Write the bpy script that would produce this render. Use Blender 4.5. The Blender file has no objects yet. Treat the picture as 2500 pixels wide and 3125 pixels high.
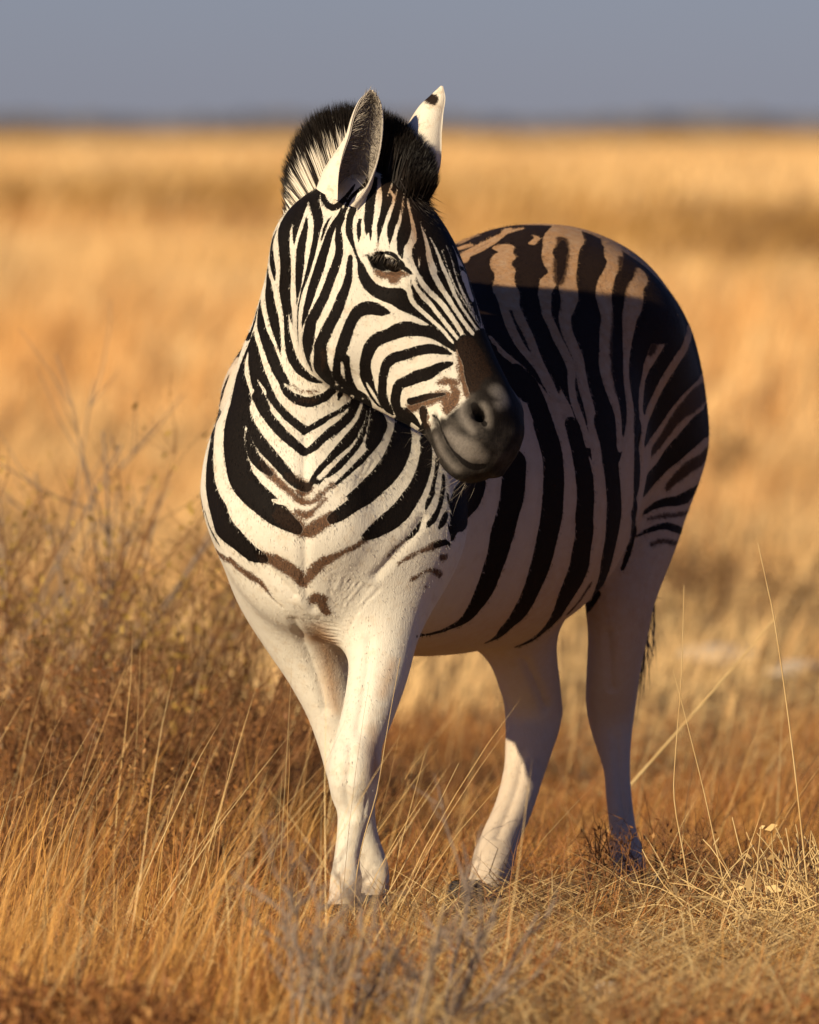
import bpy, math, random
import numpy as np
from mathutils import Vector, kdtree

# ------------------------------------------------------------------ camera, sky, sun, exposure
FOC, DIST, EYE, CX, HY = 36720.0, 24.0, 1.616, 1250.0, 388.0      # focal (photo pixels), distance, eye height, principal column, horizon row
SC = bpy.context.scene
COL = SC.collection
cam = bpy.data.cameras.new('camera'); cam_ob = bpy.data.objects.new('camera', cam); COL.objects.link(cam_ob); SC.camera = cam_ob
cam.sensor_fit = 'HORIZONTAL'; cam.sensor_width = 24; cam.lens = FOC / 2500 * 24
cam_ob.location = (0, -DIST, EYE); cam_ob.rotation_euler = (math.pi / 2, 0, 0)
cam.shift_y = -(3125 / 2 - HY) / 2500
cam.clip_start = .5; cam.clip_end = 9000
cam.dof.use_dof = True; cam.dof.focus_distance = DIST - .06; cam.dof.aperture_fstop = 4.3

SUN_AZ, SUN_EL = math.radians(40), math.radians(20.5)               # azimuth to the left of the viewing direction, behind the camera
to_sun = Vector((-math.sin(SUN_AZ) * math.cos(SUN_EL), -math.cos(SUN_AZ) * math.cos(SUN_EL), math.sin(SUN_EL)))
world = bpy.data.worlds.new('World'); SC.world = world; world.use_nodes = True
nt = world.node_tree; bg = nt.nodes['Background']
sky = nt.nodes.new('ShaderNodeTexSky'); sky.sky_type = 'NISHITA'; sky.sun_disc = False
sky.sun_elevation = SUN_EL; sky.sun_rotation = math.atan2(to_sun.x, to_sun.y)
sky.altitude = 1100; sky.air_density = 1.0; sky.dust_density = .6; sky.ozone_density = 4.5
tint = nt.nodes.new('ShaderNodeMix'); tint.data_type = 'RGBA'; tint.blend_type = 'MULTIPLY'; tint.inputs['Factor'].default_value = 1   # slate-blue, dusty dry-season air
tint.inputs['B'].default_value = (.835, .80, 1.13, 1)
nt.links.new(sky.outputs[0], tint.inputs['A']); nt.links.new(tint.outputs['Result'], bg.inputs[0]); bg.inputs[1].default_value = .045
sun = bpy.data.lights.new('sun', 'SUN'); sun_ob = bpy.data.objects.new('sun', sun); COL.objects.link(sun_ob)
sun.energy = 5.0; sun.angle = math.radians(.53); sun.color = (1, .83, .56)
sun_ob.rotation_euler = to_sun.to_track_quat('Z', 'Y').to_euler()
SC.view_settings.view_transform = 'Standard'; SC.view_settings.look = 'None'; SC.view_settings.gamma = 1
SC.view_settings.use_curve_mapping = False; SC.view_settings.exposure = .36
SC.render.engine = 'CYCLES'; SC.cycles.max_bounces = 6; SC.cycles.use_denoising = True

rng = np.random.default_rng(7)

# ------------------------------------------------------------------ helpers
def tag(o, label=None, cat=None, group=None, kind=None):
    if label: o['label'] = label
    if cat: o['category'] = cat
    if group: o['group'] = group
    if kind: o['kind'] = kind
    return o
def empty(name, loc=(0, 0, 0), rz=0):
    o = bpy.data.objects.new(name, None); COL.objects.link(o); o.location = loc; o.rotation_euler = (0, 0, rz); o.empty_display_size = .1
    return o
def mesh_ob(name, V, faces, mat, parent=None, smooth=True, attrs=None):
    """faces: (n,3) or (n,4) int array, or a list of such arrays"""
    if not isinstance(faces, list): faces = [faces]
    V = np.asarray(V, np.float32)
    me = bpy.data.meshes.new(name)
    me.vertices.add(len(V)); me.vertices.foreach_set('co', V.ravel())
    li = np.concatenate([np.asarray(f, np.int32).ravel() for f in faces])
    tot = np.concatenate([np.full(len(f), np.asarray(f).shape[1], np.int32) for f in faces])
    me.loops.add(len(li)); me.loops.foreach_set('vertex_index', li)
    me.polygons.add(len(tot)); me.polygons.foreach_set('loop_start', np.concatenate([[0], np.cumsum(tot)[:-1]]).astype(np.int32))
    me.update(calc_edges=True)
    if smooth: me.polygons.foreach_set('use_smooth', np.ones(len(tot), bool))
    for k, a in (attrs or {}).items():
        at = me.attributes.new(k, 'FLOAT', 'POINT'); at.data.foreach_set('value', np.asarray(a, np.float32).ravel())
    me.materials.append(mat)
    o = bpy.data.objects.new(name, me); COL.objects.link(o)
    if parent: o.parent = parent
    return o

class NT:
    """small helper for building node materials"""
    def __init__(s, name):
        s.m = bpy.data.materials.new(name); s.m.use_nodes = True; s.t = s.m.node_tree
        s.b = s.t.nodes['Principled BSDF']
    def n(s, typ, **kw):
        x = s.t.nodes.new(typ)
        for k, v in kw.items(): setattr(x, k, v)
        return x
    def put(s, sock, v):
        if hasattr(v, 'is_output') or hasattr(v, 'links'): s.t.links.new(v, sock)
        elif isinstance(v, (tuple, list)): sock.default_value = tuple(v) + ((1,) if len(v) == 3 and len(sock.default_value) == 4 else ())
        else: sock.default_value = v
    def attr(s, name): return s.n('ShaderNodeAttribute', attribute_name=name).outputs['Fac']
    def math(s, op, a, b=0.0, c=None, clamp=False):
        x = s.n('ShaderNodeMath', operation=op, use_clamp=clamp); s.put(x.inputs[0], a); s.put(x.inputs[1], b)
        if c is not None: s.put(x.inputs[2], c)
        return x.outputs[0]
    def mix(s, f, a, b):
        x = s.n('ShaderNodeMix', data_type='RGBA'); s.put(x.inputs['Factor'], f); s.put(x.inputs['A'], a); s.put(x.inputs['B'], b)
        return x.outputs['Result']
    def sstep(s, v, lo, hi):
        x = s.n('ShaderNodeMapRange', interpolation_type='SMOOTHSTEP'); s.put(x.inputs['Value'], v); x.inputs['From Min'].default_value = lo; x.inputs['From Max'].default_value = hi
        return x.outputs['Result']
    def coord(s, which='Object'): return s.n('ShaderNodeTexCoord').outputs[which]
    def noise(s, scale, detail=2, rough=.5, vec=None, dist=0):
        x = s.n('ShaderNodeTexNoise'); x.inputs['Scale'].default_value = scale; x.inputs['Detail'].default_value = detail; x.inputs['Roughness'].default_value = rough; x.inputs['Distortion'].default_value = dist
        s.put(x.inputs['Vector'], vec if vec is not None else s.coord())
        return x.outputs['Fac']
    def scaled(s, sc, vec=None, rot=(0, 0, 0)):
        x = s.n('ShaderNodeMapping'); x.inputs['Scale'].default_value = sc; x.inputs['Rotation'].default_value = rot; s.put(x.inputs['Vector'], vec if vec is not None else s.coord()); return x.outputs[0]
    def bump(s, h, strength, dist):
        x = s.n('ShaderNodeBump'); x.inputs['Strength'].default_value = strength; x.inputs['Distance'].default_value = dist; s.put(x.inputs['Height'], h); s.put(s.b.inputs['Normal'], x.outputs[0])
    def out(s, color=None, rough=None, spec=None, **kw):
        if color is not None: s.put(s.b.inputs['Base Color'], color)
        if rough is not None: s.put(s.b.inputs['Roughness'], rough)
        if spec is not None: s.put(s.b.inputs['Specular IOR Level'], spec)
        for k, v in kw.items(): s.put(s.b.inputs[k], v)
        return s.m

# ---------------------------------------------------------------- zebra geometry (metres, zebra standing at the origin)
def interp(x, xs, ys):
    """smooth (monotone-ish cubic) interpolation of a table"""
    xs = np.asarray(xs, float); ys = np.asarray(ys, float)
    m = np.gradient(ys, xs)
    x = np.clip(x, xs[0], xs[-1])
    i = np.clip(np.searchsorted(xs, x, side='right') - 1, 0, len(xs) - 2)
    h = xs[i + 1] - xs[i]; t = (x - xs[i]) / h
    t2 = t * t; t3 = t2 * t
    return ((2*t3 - 3*t2 + 1) * ys[i] + (t3 - 2*t2 + t) * h * m[i] + (-2*t3 + 3*t2) * ys[i + 1] + (t3 - t2) * h * m[i + 1])

class Grid:
    def __init__(s, lo, hi, h):
        s.lo = np.array(lo, float); s.h = h
        s.n = np.ceil((np.array(hi) - s.lo) / h).astype(int) + 1
        s.ax = [(s.lo[i] + h * np.arange(s.n[i])).astype(np.float32) for i in range(3)]
    def block(s, lo, hi):
        a = np.clip(np.floor((np.array(lo) - s.lo) / s.h).astype(int), 0, s.n - 1)
        b = np.clip(np.ceil((np.array(hi) - s.lo) / s.h).astype(int) + 1, 1, s.n)
        sl = tuple(slice(a[i], b[i]) for i in range(3))
        X = s.ax[0][sl[0]][:, None, None]; Y = s.ax[1][sl[1]][None, :, None]; Z = s.ax[2][sl[2]][None, None, :]
        return sl, X, Y, Z

def smin(a, b, k):
    if k <= 0: return np.minimum(a, b)
    h = np.maximum(k - np.abs(a - b), 0) / k
    return np.minimum(a, b) - h * h * k * 0.25
def smax(a, b, k): return -smin(-a, -b, k)

def cone_d(X, Y, Z, p, q, r1, r2, sq=None):
    """tapered capsule; sq = (unit axis, factor) flattens it along that axis (factor > 1 -> thinner)"""
    p = np.array(p, float); q = np.array(q, float); d = q - p
    px = X - p[0]; py = Y - p[1]; pz = Z - p[2]
    g = 1.0
    if sq is not None:
        u, f = np.array(sq[0], float), sq[1]; u = u / np.linalg.norm(u)
        k = (px * u[0] + py * u[1] + pz * u[2]) * (f - 1)
        px = px + k * u[0]; py = py + k * u[1]; pz = pz + k * u[2]
        d = d + u * (d @ u) * (f - 1); g = 1.0 / max(1.0, f) ** .5
    dd = max(float(d @ d), 1e-9)
    t = np.clip((px * d[0] + py * d[1] + pz * d[2]) / dd, 0, 1)
    dist = np.sqrt((px - t * d[0]) ** 2 + (py - t * d[1]) ** 2 + (pz - t * d[2]) ** 2)
    return (dist - (r1 + (r2 - r1) * t)) * g

def P(x, y, Y):
    s = (DIST + Y) / FOC
    return np.array([(x - CX) * s, Y, EYE - (y - HY) * s])
def proj(v):
    v = np.asarray(v); s = FOC / (DIST + v[..., 1])
    return np.stack([CX + v[..., 0] * s, HY + (EYE - v[..., 2]) * s], -1)

# ---- trunk: a loft along a curved spine (plan view), sections by arc length
SP = np.array([(-.195, -.04), (-.180, .08), (-.150, .24), (-.075, .46), (.05, .70), (.19, .93), (.31, 1.12), (.40, 1.26), (.47, 1.37), (.53, 1.47)])
def spine_dense():
    t = np.arange(len(SP)); tt = np.linspace(0, len(SP) - 1, 500)
    x = interp(tt, t, SP[:, 0]); y = interp(tt, t, SP[:, 1])
    s = np.concatenate([[0], np.cumsum(np.hypot(np.diff(x), np.diff(y)))])
    return x, y, s
_sx, _sy, _ss = spine_dense()
S_TAB = [0.00, 0.06, 0.14, 0.28, 0.45, 0.62, 0.80, 0.98, 1.15, 1.30, 1.42, 1.52, 1.58]
TOP   = [0.93, 0.97, 1.04, 1.18, 1.26, 1.290, 1.32, 1.370, 1.412, 1.405, 1.36, 1.26, 1.12]
BOT   = [0.80, 0.68, 0.625, 0.60, 0.565, 0.538, 0.535, 0.56, 0.64, 0.74, 0.80, 0.86, 0.98]
WID   = [0.06, 0.140, 0.185, 0.225, 0.275, 0.345, 0.392, 0.380, 0.310, 0.270, 0.245, 0.200, 0.09]
def spine_coords(x, y):
    """(s, t) of plan points: arc length along the spine and signed offset, + = the zebra's left"""
    sh = np.shape(x + y); x = np.broadcast_to(x, sh).ravel(); y = np.broadcast_to(y, sh).ravel()
    d2 = (x[:, None] - _sx) ** 2 + (y[:, None] - _sy) ** 2
    i = np.clip(np.argmin(d2, 1), 1, len(_sx) - 2)
    tx = _sx[i + 1] - _sx[i - 1]; ty = _sy[i + 1] - _sy[i - 1]; l = np.hypot(tx, ty); tx /= l; ty /= l
    dx = x - _sx[i]; dy = y - _sy[i]
    return (_ss[i] + dx * tx + dy * ty).reshape(sh), (dx * ty - dy * tx).reshape(sh)
def spine_point(s, t):
    i = np.clip(np.searchsorted(_ss, s), 1, len(_ss) - 2)
    tx = _sx[i + 1] - _sx[i - 1]; ty = _sy[i + 1] - _sy[i - 1]; l = np.hypot(tx, ty); tx /= l; ty /= l
    x = np.interp(s, _ss, _sx); y = np.interp(s, _ss, _sy)
    return x + t * ty, y - t * tx

# ---- head frame: a along the head (poll -> lips), n out of the face, r to the zebra's right
PSI, TILT = math.radians(68), math.radians(27)
H_H = np.array([math.sin(PSI), -math.cos(PSI), 0])
H_A = math.sin(TILT) * H_H - math.cos(TILT) * np.array([0, 0, 1.])
H_N = math.cos(TILT) * H_H + math.sin(TILT) * np.array([0, 0, 1.])
H_R = np.array([-math.cos(PSI), -math.sin(PSI), 0])
H_O = P(1262, 535, -.11)
A_TAB = [-.06, -.03, .02, .08, .14, .20, .27, .34, .41, .47, .52, .562, .592, .614]
NTOP  = [-0.0931, -0.0581, -0.0175, 0.0020, 0.0109, 0.0103, 0.0025, -0.0066, -0.0100, -0.0088, -0.0125, -0.0280, -0.0628, -0.1041]
NBOT  = [-0.1370, -0.1748, -0.2404, -0.3078, -0.3532, -0.3698, -0.3581, -0.3125, -0.2570, -0.2130, -0.1993, -0.1896, -0.1596, -0.1108]
HW    = [.03, .065, .092, .112, .118, .112, .098, .082, .073, .069, .071, .069, .055, .02]
def head_pt(a, n, r): return H_O + a * H_A + n * H_N + r * H_R
def head_local(v):
    d = np.asarray(v) - H_O
    return d @ H_A, d @ H_N, d @ H_R

def build(h=0.008):
    G = Grid((-.62, -.45, -.01), (.80, 1.62, 1.62), h)
    F = np.full(G.n, 1.0, np.float32)
    # trunk ------------------------------------------------------------------
    sl, X, Y, Z = G.block((-.62, -.2, .45), (.80, 1.62, 1.5))
    s, t = spine_coords(X[:, :, 0], Y[:, :, 0])
    top = interp(s, S_TAB, TOP)[:, :, None]; bot = interp(s, S_TAB, BOT)[:, :, None]; w = interp(s, S_TAB, WID)[:, :, None]
    zc = (top * .5 + bot * .5) - .02; up = top - zc; dn = zc - bot
    zz = Z - zc; v = np.where(zz > 0, zz / up, zz / dn)
    pw = np.where(zz > 0, interp(s, [0, .3, .8, 1.0, 1.2, 1.7], [2.1, 1.75, 1.75, 2.0, 2.25, 2.25])[:, :, None], 2.25)
    tt = np.abs(t[:, :, None]) / w
    # withers / croup narrower at the top
    q = (np.abs(v) ** pw + tt ** pw) ** (1 / pw)
    f = (q - 1) * np.minimum(w, up) * .9
    out = np.maximum(-s, s - _ss[-1])[:, :, None]
    f = np.where(out > 0, np.sqrt(np.maximum(f, 0) ** 2 + np.maximum(out, 0) ** 2), f)
    F[sl] = np.minimum(F[sl], f)
    def add(p, q, r1, r2, k=.06, sq=None, A=None):
        A = F if A is None else A
        p = np.array(p); q = np.array(q); m = max(r1, r2) + k + .02
        sl, X, Y, Z = G.block(np.minimum(p, q) - m, np.maximum(p, q) + m)
        A[sl] = smin(A[sl], cone_d(X, Y, Z, p, q, r1, r2, sq), k)
    def cut(p, q, r1, r2, k=.02, sq=None, A=None):
        A = F if A is None else A
        p = np.array(p); q = np.array(q); m = max(r1, r2) + k + .02
        sl, X, Y, Z = G.block(np.minimum(p, q) - m, np.maximum(p, q) + m)
        A[sl] = smax(A[sl], -cone_d(X, Y, Z, p, q, r1, r2, sq), k)
    def B(s_, t_, z):
        x, y = spine_point(s_, t_); return np.array([x, y, z])
    # neck: two chains (throat side and crest side) ----------------------------
    add(P(915, 1500, .14), P(920, 1330, .12), .135, .140, .09)
    add(P(920, 1330, .12), P(945, 1130, .105), .140, .130, .08)
    add(P(945, 1130, .105), P(977, 940, .07), .130, .109, .05)
    add(P(977, 940, .07), P(1004, 770, .02), .109, .105, .05)
    add(P(1004, 770, .02), P(1085, 650, -.03), .105, .085, .05)
    add(P(905, 1180, .42), P(968, 960, .20), .13, .095, .08)      # crest side towards the withers
    add(P(968, 960, .20), P(1037, 700, .05), .095, .070, .06)
    # chest: breast muscles, shoulder
    add(P(830, 1600, .08), P(830, 1420, .13), .110, .11, .07)
    add(P(1060, 1620, .05), P(1070, 1400, .14), .105, .105, .12)
    add(P(945, 1760, .06), P(935, 1560, .03), .085, .085, .12)
    add(P(990, 1850, .16), P(950, 1740, .08), .065, .08, .07)
    add(P(775, 1500, .18), P(810, 1220, .32), .095, .085, .07)
    add(P(1225, 1560, .14), P(1210, 1250, .36), .10, .10, .07)
    add(P(1215, 1620, .10), P(1205, 1350, .27), .112, .120, .08)
    add(P(1290, 1640, .09), P(1275, 1440, .12), .056, .060, .03)
    # skull ------------------------------------------------------------------
    c = [head_pt(a, n, r) for a in (-.1, .68) for n in (-.4, .08) for r in (-.17, .17)]
    sl, X, Y, Z = G.block(np.min(c, 0), np.max(c, 0))
    dx, dy, dz = X - H_O[0], Y - H_O[1], Z - H_O[2]
    a = dx * H_A[0] + dy * H_A[1] + dz * H_A[2]; n = dx * H_N[0] + dy * H_N[1] + dz * H_N[2]; r = dx * H_R[0] + dy * H_R[1] + dz * H_R[2]
    nt = interp(a, A_TAB, NTOP).astype(np.float32); nb = interp(a, A_TAB, NBOT).astype(np.float32); w = interp(a, A_TAB, HW).astype(np.float32)
    nc = (nt + nb) / 2; hd = np.maximum((nt - nb) / 2, .012); w = np.maximum(w, .012)
    v = (n - nc) / np.maximum(hd, 1e-3)
    low = np.clip(-v, 0, 1)
    wl = w * (1 - .32 * low - .12 * np.clip(v, 0, 1))
    f = ((np.abs(v) ** 2.4 + np.abs(r / np.maximum(wl, 1e-3)) ** 2.4) ** (1 / 2.4) - 1) * np.minimum(hd, w) * .85
    out = np.maximum(A_TAB[0] - a, a - A_TAB[-1])
    f = np.where(out > 0, np.maximum(f, 0) + out, f)
    Hd = np.full(G.n, 1.0, np.float32); Hd[sl] = f
    add2 = lambda p, q, r1, r2, k=.03, sq=None: add(p, q, r1, r2, k, sq, Hd)
    for sg in (1, -1):
        R = H_R * sg
        hp = lambda a_, n_, r_: head_pt(a_, n_, r_ * sg)
        add2(hp(0.1157, -0.0681, .080), hp(0.1942, -0.0683, .080), .030, .026, .05)              # brow
        lid = [(0.1158, -0.1194, .099), (0.1253, -0.0974, .107), (0.1404, -0.0771, .108), (0.1621, -0.0619, .106), (0.1837, -0.0544, .099)]
        for u_, v_ in zip(lid, lid[1:]): add2(hp(*u_), hp(*v_), .0105, .0105, .012)         # upper lid
        lid = [(0.1180, -0.1211, .098), (0.1387, -0.1122, .100), (0.1602, -0.0973, .100), (0.1785, -0.0766, .098), (0.1918, -0.0519, .095)]
        for u_, v_ in zip(lid, lid[1:]): add2(hp(*u_), hp(*v_), .007, .007, .012)         # lower lid
        add2(hp(0.2219, -0.1209, .088), hp(0.3558, -0.1080, .062), .012, .009, .04)               # face crest
        add2(hp(0.1812, -0.2593, .050), hp(0.2413, -0.2781, .050), .062, .058, .05)                  # cheek muscle
        add2(hp(0.4962, -0.0596, .048), hp(0.5364, -0.0898, .062), .037, .030, .03)              # nostril wing
        add2(hp(0.4686, -0.1470, .040), hp(0.5619, -0.1475, .042), .040, .036, .03)               # upper lip side
    add2(head_pt(0.5656, -0.1487, 0), head_pt(0.5367, -0.1579, 0), .036, .040, .025)              # chin / lower lip
    cutH = lambda p, q, r1, r2, k=.012, sq=None: cut(p, q, r1, r2, k, sq, Hd)
    for sg in (1, -1):
        hp = lambda a_, n_, r_: head_pt(a_, n_, r_ * sg)
        cutH(hp(0.4876, -0.0616, .092), hp(0.5230, -0.0575, .089), .0175, .0125, .008)            # nostril
        cutH(hp(0.4912, -0.0624, .085), hp(0.5120, -0.0714, .045), .015, .008, .008)
        cutH(hp(0.1352, -0.0982, .106), hp(0.1652, -0.0777, .106), .017, .015, .006)             # eye opening
        # mouth line
        pts = [(0.4561, -0.1455, .080), (0.4902, -0.1472, .085), (0.5267, -0.1483, .085), (0.5533, -0.1375, .087), (0.5738, -0.1295, .083), (0.5918, -0.1077, .062)]
        for u, v_ in zip(pts, pts[1:]): cutH(hp(*u), hp(*v_), .007, .008, .006)
    m = Hd < .15
    F[:] = np.where(m, smin(F, Hd, .028), F); del Hd
    # legs -------------------------------------------------------------------
    T = F.copy()
    def leg(chain, k=.035, kt=.07, extra=()):
        pts = np.array([c[0] for c in chain]); rr = max(c[1] for c in chain) + .14
        sl, X, Y, Z = G.block(pts.min(0) - rr, pts.max(0) + rr)
        rad = np.array([c[1] for c in chain]); u = np.arange(len(chain)); uu = np.linspace(0, len(chain) - 1, 7 * len(chain) - 6)
        pp = np.stack([interp(uu, u, pts[:, i]) for i in range(3)], 1); rr_ = interp(uu, u, rad)
        L = None
        for i in range(len(uu) - 1):
            d = cone_d(X, Y, Z, pp[i], pp[i + 1], rr_[i], rr_[i + 1]); L = d if L is None else np.minimum(L, d)
        for (p, q, r1, r2, kk) in extra:
            L = smin(L, cone_d(X, Y, Z, p, q, r1, r2), kk)
        F[sl] = np.minimum(F[sl], smin(T[sl], L, kt))
    mm = 1 / 1530.
    def at(x, y, Y, half): return (P(x, y, Y), half * mm * (DIST + Y) / DIST)
    # left fore (nearest, right one in the picture)
    leg([at(1215, 1640, .16, 150), at(1192, 1800, .10, 126), at(1172, 1930, .06, 106), at(1155, 2050, .03, 92), at(1125, 2170, .0, 80), at(1096, 2262, -.02, 74),
         at(1082, 2340, -.03, 80), at(1081, 2410, -.03, 73), at(1084, 2470, -.03, 56), at(1070, 2550, -.03, 43), at(1058, 2630, -.03, 41), at(1053, 2700, -.04, 47), at(1043, 2755, -.075, 43), at(1030, 2815, -.11, 50)], kt=.09,
        extra=[(P(1080, 2325, -.062), P(1076, 2375, -.060), .034, .034, .03), (P(1062, 2690, -.02), P(1064, 2715, -.02), .026, .024, .02)])
    # right fore (behind, slanting)
    leg([at(850, 1640, .22, 135), at(880, 1800, .22, 128), at(925, 1930, .22, 115), at(975, 2050, .22, 98), at(1013, 2150, .23, 84), at(1040, 2250, .24, 74),
         at(1066, 2340, .25, 74), at(1082, 2420, .25, 66), at(1096, 2490, .25, 50), at(1118, 2570, .26, 42), at(1140, 2645, .27, 46), at(1143, 2700, .26, 46), at(1140, 2755, .22, 42), at(1135, 2815, .18, 50)], kt=.09,
        extra=[(P(1066, 2330, .21), P(1070, 2380, .21), .032, .032, .03)])
    # right hind
    leg([at(1500, 1500, 1.0, 220), at(1560, 1750, .92, 155), at(1575, 1900, .90, 118), at(1602, 2020, .93, 100), at(1622, 2110, .98, 90), at(1628, 2190, 1.00, 86),
         at(1616, 2270, .98, 74), at(1598, 2360, .95, 62), at(1566, 2470, .88, 58), at(1530, 2550, .82, 58), at(1508, 2620, .76, 64), at(1490, 2690, .70, 60), at(1450, 2750, .66, 55), at(1430, 2800, .63, 60)], kt=.09,
        extra=[(P(1600, 2060, .98), P(1680, 2172, 1.05), .040, .026, .03)])
    # left hind
    leg([at(1985, 1380, 1.22, 160), at(1930, 1600, 1.08, 150), at(1895, 1800, 1.0, 112), at(1886, 1930, 1.0, 92), at(1872, 2050, 1.03, 82), at(1865, 2150, 1.08, 76),
         at(1868, 2230, 1.09, 62), at(1882, 2340, 1.07, 42), at(1890, 2440, 1.04, 40), at(1902, 2540, 1.0, 42), at(1912, 2610, .98, 54), at(1925, 2680, .94, 52), at(1945, 2740, .90, 50), at(1955, 2790, .88, 58)], kt=.05,
        extra=[(P(1880, 2040, 1.1), P(1905, 2130, 1.17), .036, .026, .03)])
    # thigh of the left hind, buttock
    add(B(1.18, .17, 1.16), B(1.36, .12, .98), .17, .15, .08)
    add(B(1.18, -.17, 1.16), B(1.36, -.12, .98), .17, .15, .08)
    return G, F

def surface_nets(G, F):
    n = np.array(F.shape); sg = F < 0
    c = [sg[i:n[0]-1+i, j:n[1]-1+j, k:n[2]-1+k] for i in (0, 1) for j in (0, 1) for k in (0, 1)]
    cnt = sum(x.astype(np.int8) for x in c)
    act = np.argwhere((cnt > 0) & (cnt < 8))
    idx = np.full(n - 1, -1, np.int32); idx[act[:, 0], act[:, 1], act[:, 2]] = np.arange(len(act))
    acc = np.zeros((len(act), 3)); num = np.zeros(len(act))
    corners = [(i, j, k) for i in (0, 1) for j in (0, 1) for k in (0, 1)]
    val = {o: F[act[:, 0]+o[0], act[:, 1]+o[1], act[:, 2]+o[2]].astype(float) for o in corners}
    for o in corners:
        for ax in range(3):
            if o[ax] == 0:
                q = list(o); q[ax] = 1; q = tuple(q)
                a, b = val[o], val[q]; m = (a < 0) != (b < 0)
                t = np.where(m, a / np.where(m, a - b, 1), 0)
                p = np.array(o, float)[None] + t[:, None] * (np.array(q) - np.array(o))[None]
                acc += p * m[:, None]; num += m
    V = G.lo + G.h * (act + acc / num[:, None])
    quads = []
    for ax in range(3):
        s0 = [slice(None)] * 3; s1 = [slice(None)] * 3; s0[ax] = slice(0, -1); s1[ax] = slice(1, None)
        a = sg[tuple(s0)]; b = sg[tuple(s1)]
        e = np.argwhere(a != b); u, v = [(1, 2), (2, 0), (0, 1)][ax]
        ok = (e[:, u] > 0) & (e[:, v] > 0) & (e[:, u] < n[u]-1) & (e[:, v] < n[v]-1); e = e[ok]
        def cell(du, dv):
            f = e.copy(); f[:, u] -= du; f[:, v] -= dv; return idx[f[:, 0], f[:, 1], f[:, 2]]
        q = np.stack([cell(1, 1), cell(0, 1), cell(0, 0), cell(1, 0)], 1)
        flip = ~a[e[:, 0], e[:, 1], e[:, 2]]
        q[flip] = q[flip][:, ::-1]
        quads.append(q)
    Q = np.concatenate(quads)
    # keep the largest connected body
    lab = np.arange(len(V))
    while True:
        m = lab[Q].min(1); new = lab.copy(); np.minimum.at(new, Q.ravel(), np.repeat(m, 4)); new = new[new]
        if (new == lab).all(): break
        lab = new
    big = np.bincount(lab).argmax(); keep = lab == big
    re = np.cumsum(keep) - 1; Q = re[Q[keep[Q[:, 0]]]]
    return V[keep], Q

def relax(V, Q, it=2, lam=.5, mu=-.52):
    n = len(V); E = np.concatenate([Q[:, [0, 1]], Q[:, [1, 2]], Q[:, [2, 3]], Q[:, [3, 0]]])
    deg = np.bincount(E[:, 0], minlength=n) + np.bincount(E[:, 1], minlength=n)
    for _ in range(it):
        for l in (lam, mu):
            S = np.stack([np.bincount(E[:, 0], V[E[:, 1], c], n) + np.bincount(E[:, 1], V[E[:, 0], c], n) for c in range(3)], 1) / deg[:, None]
            V = V + l * (S - V)
    return V

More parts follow.
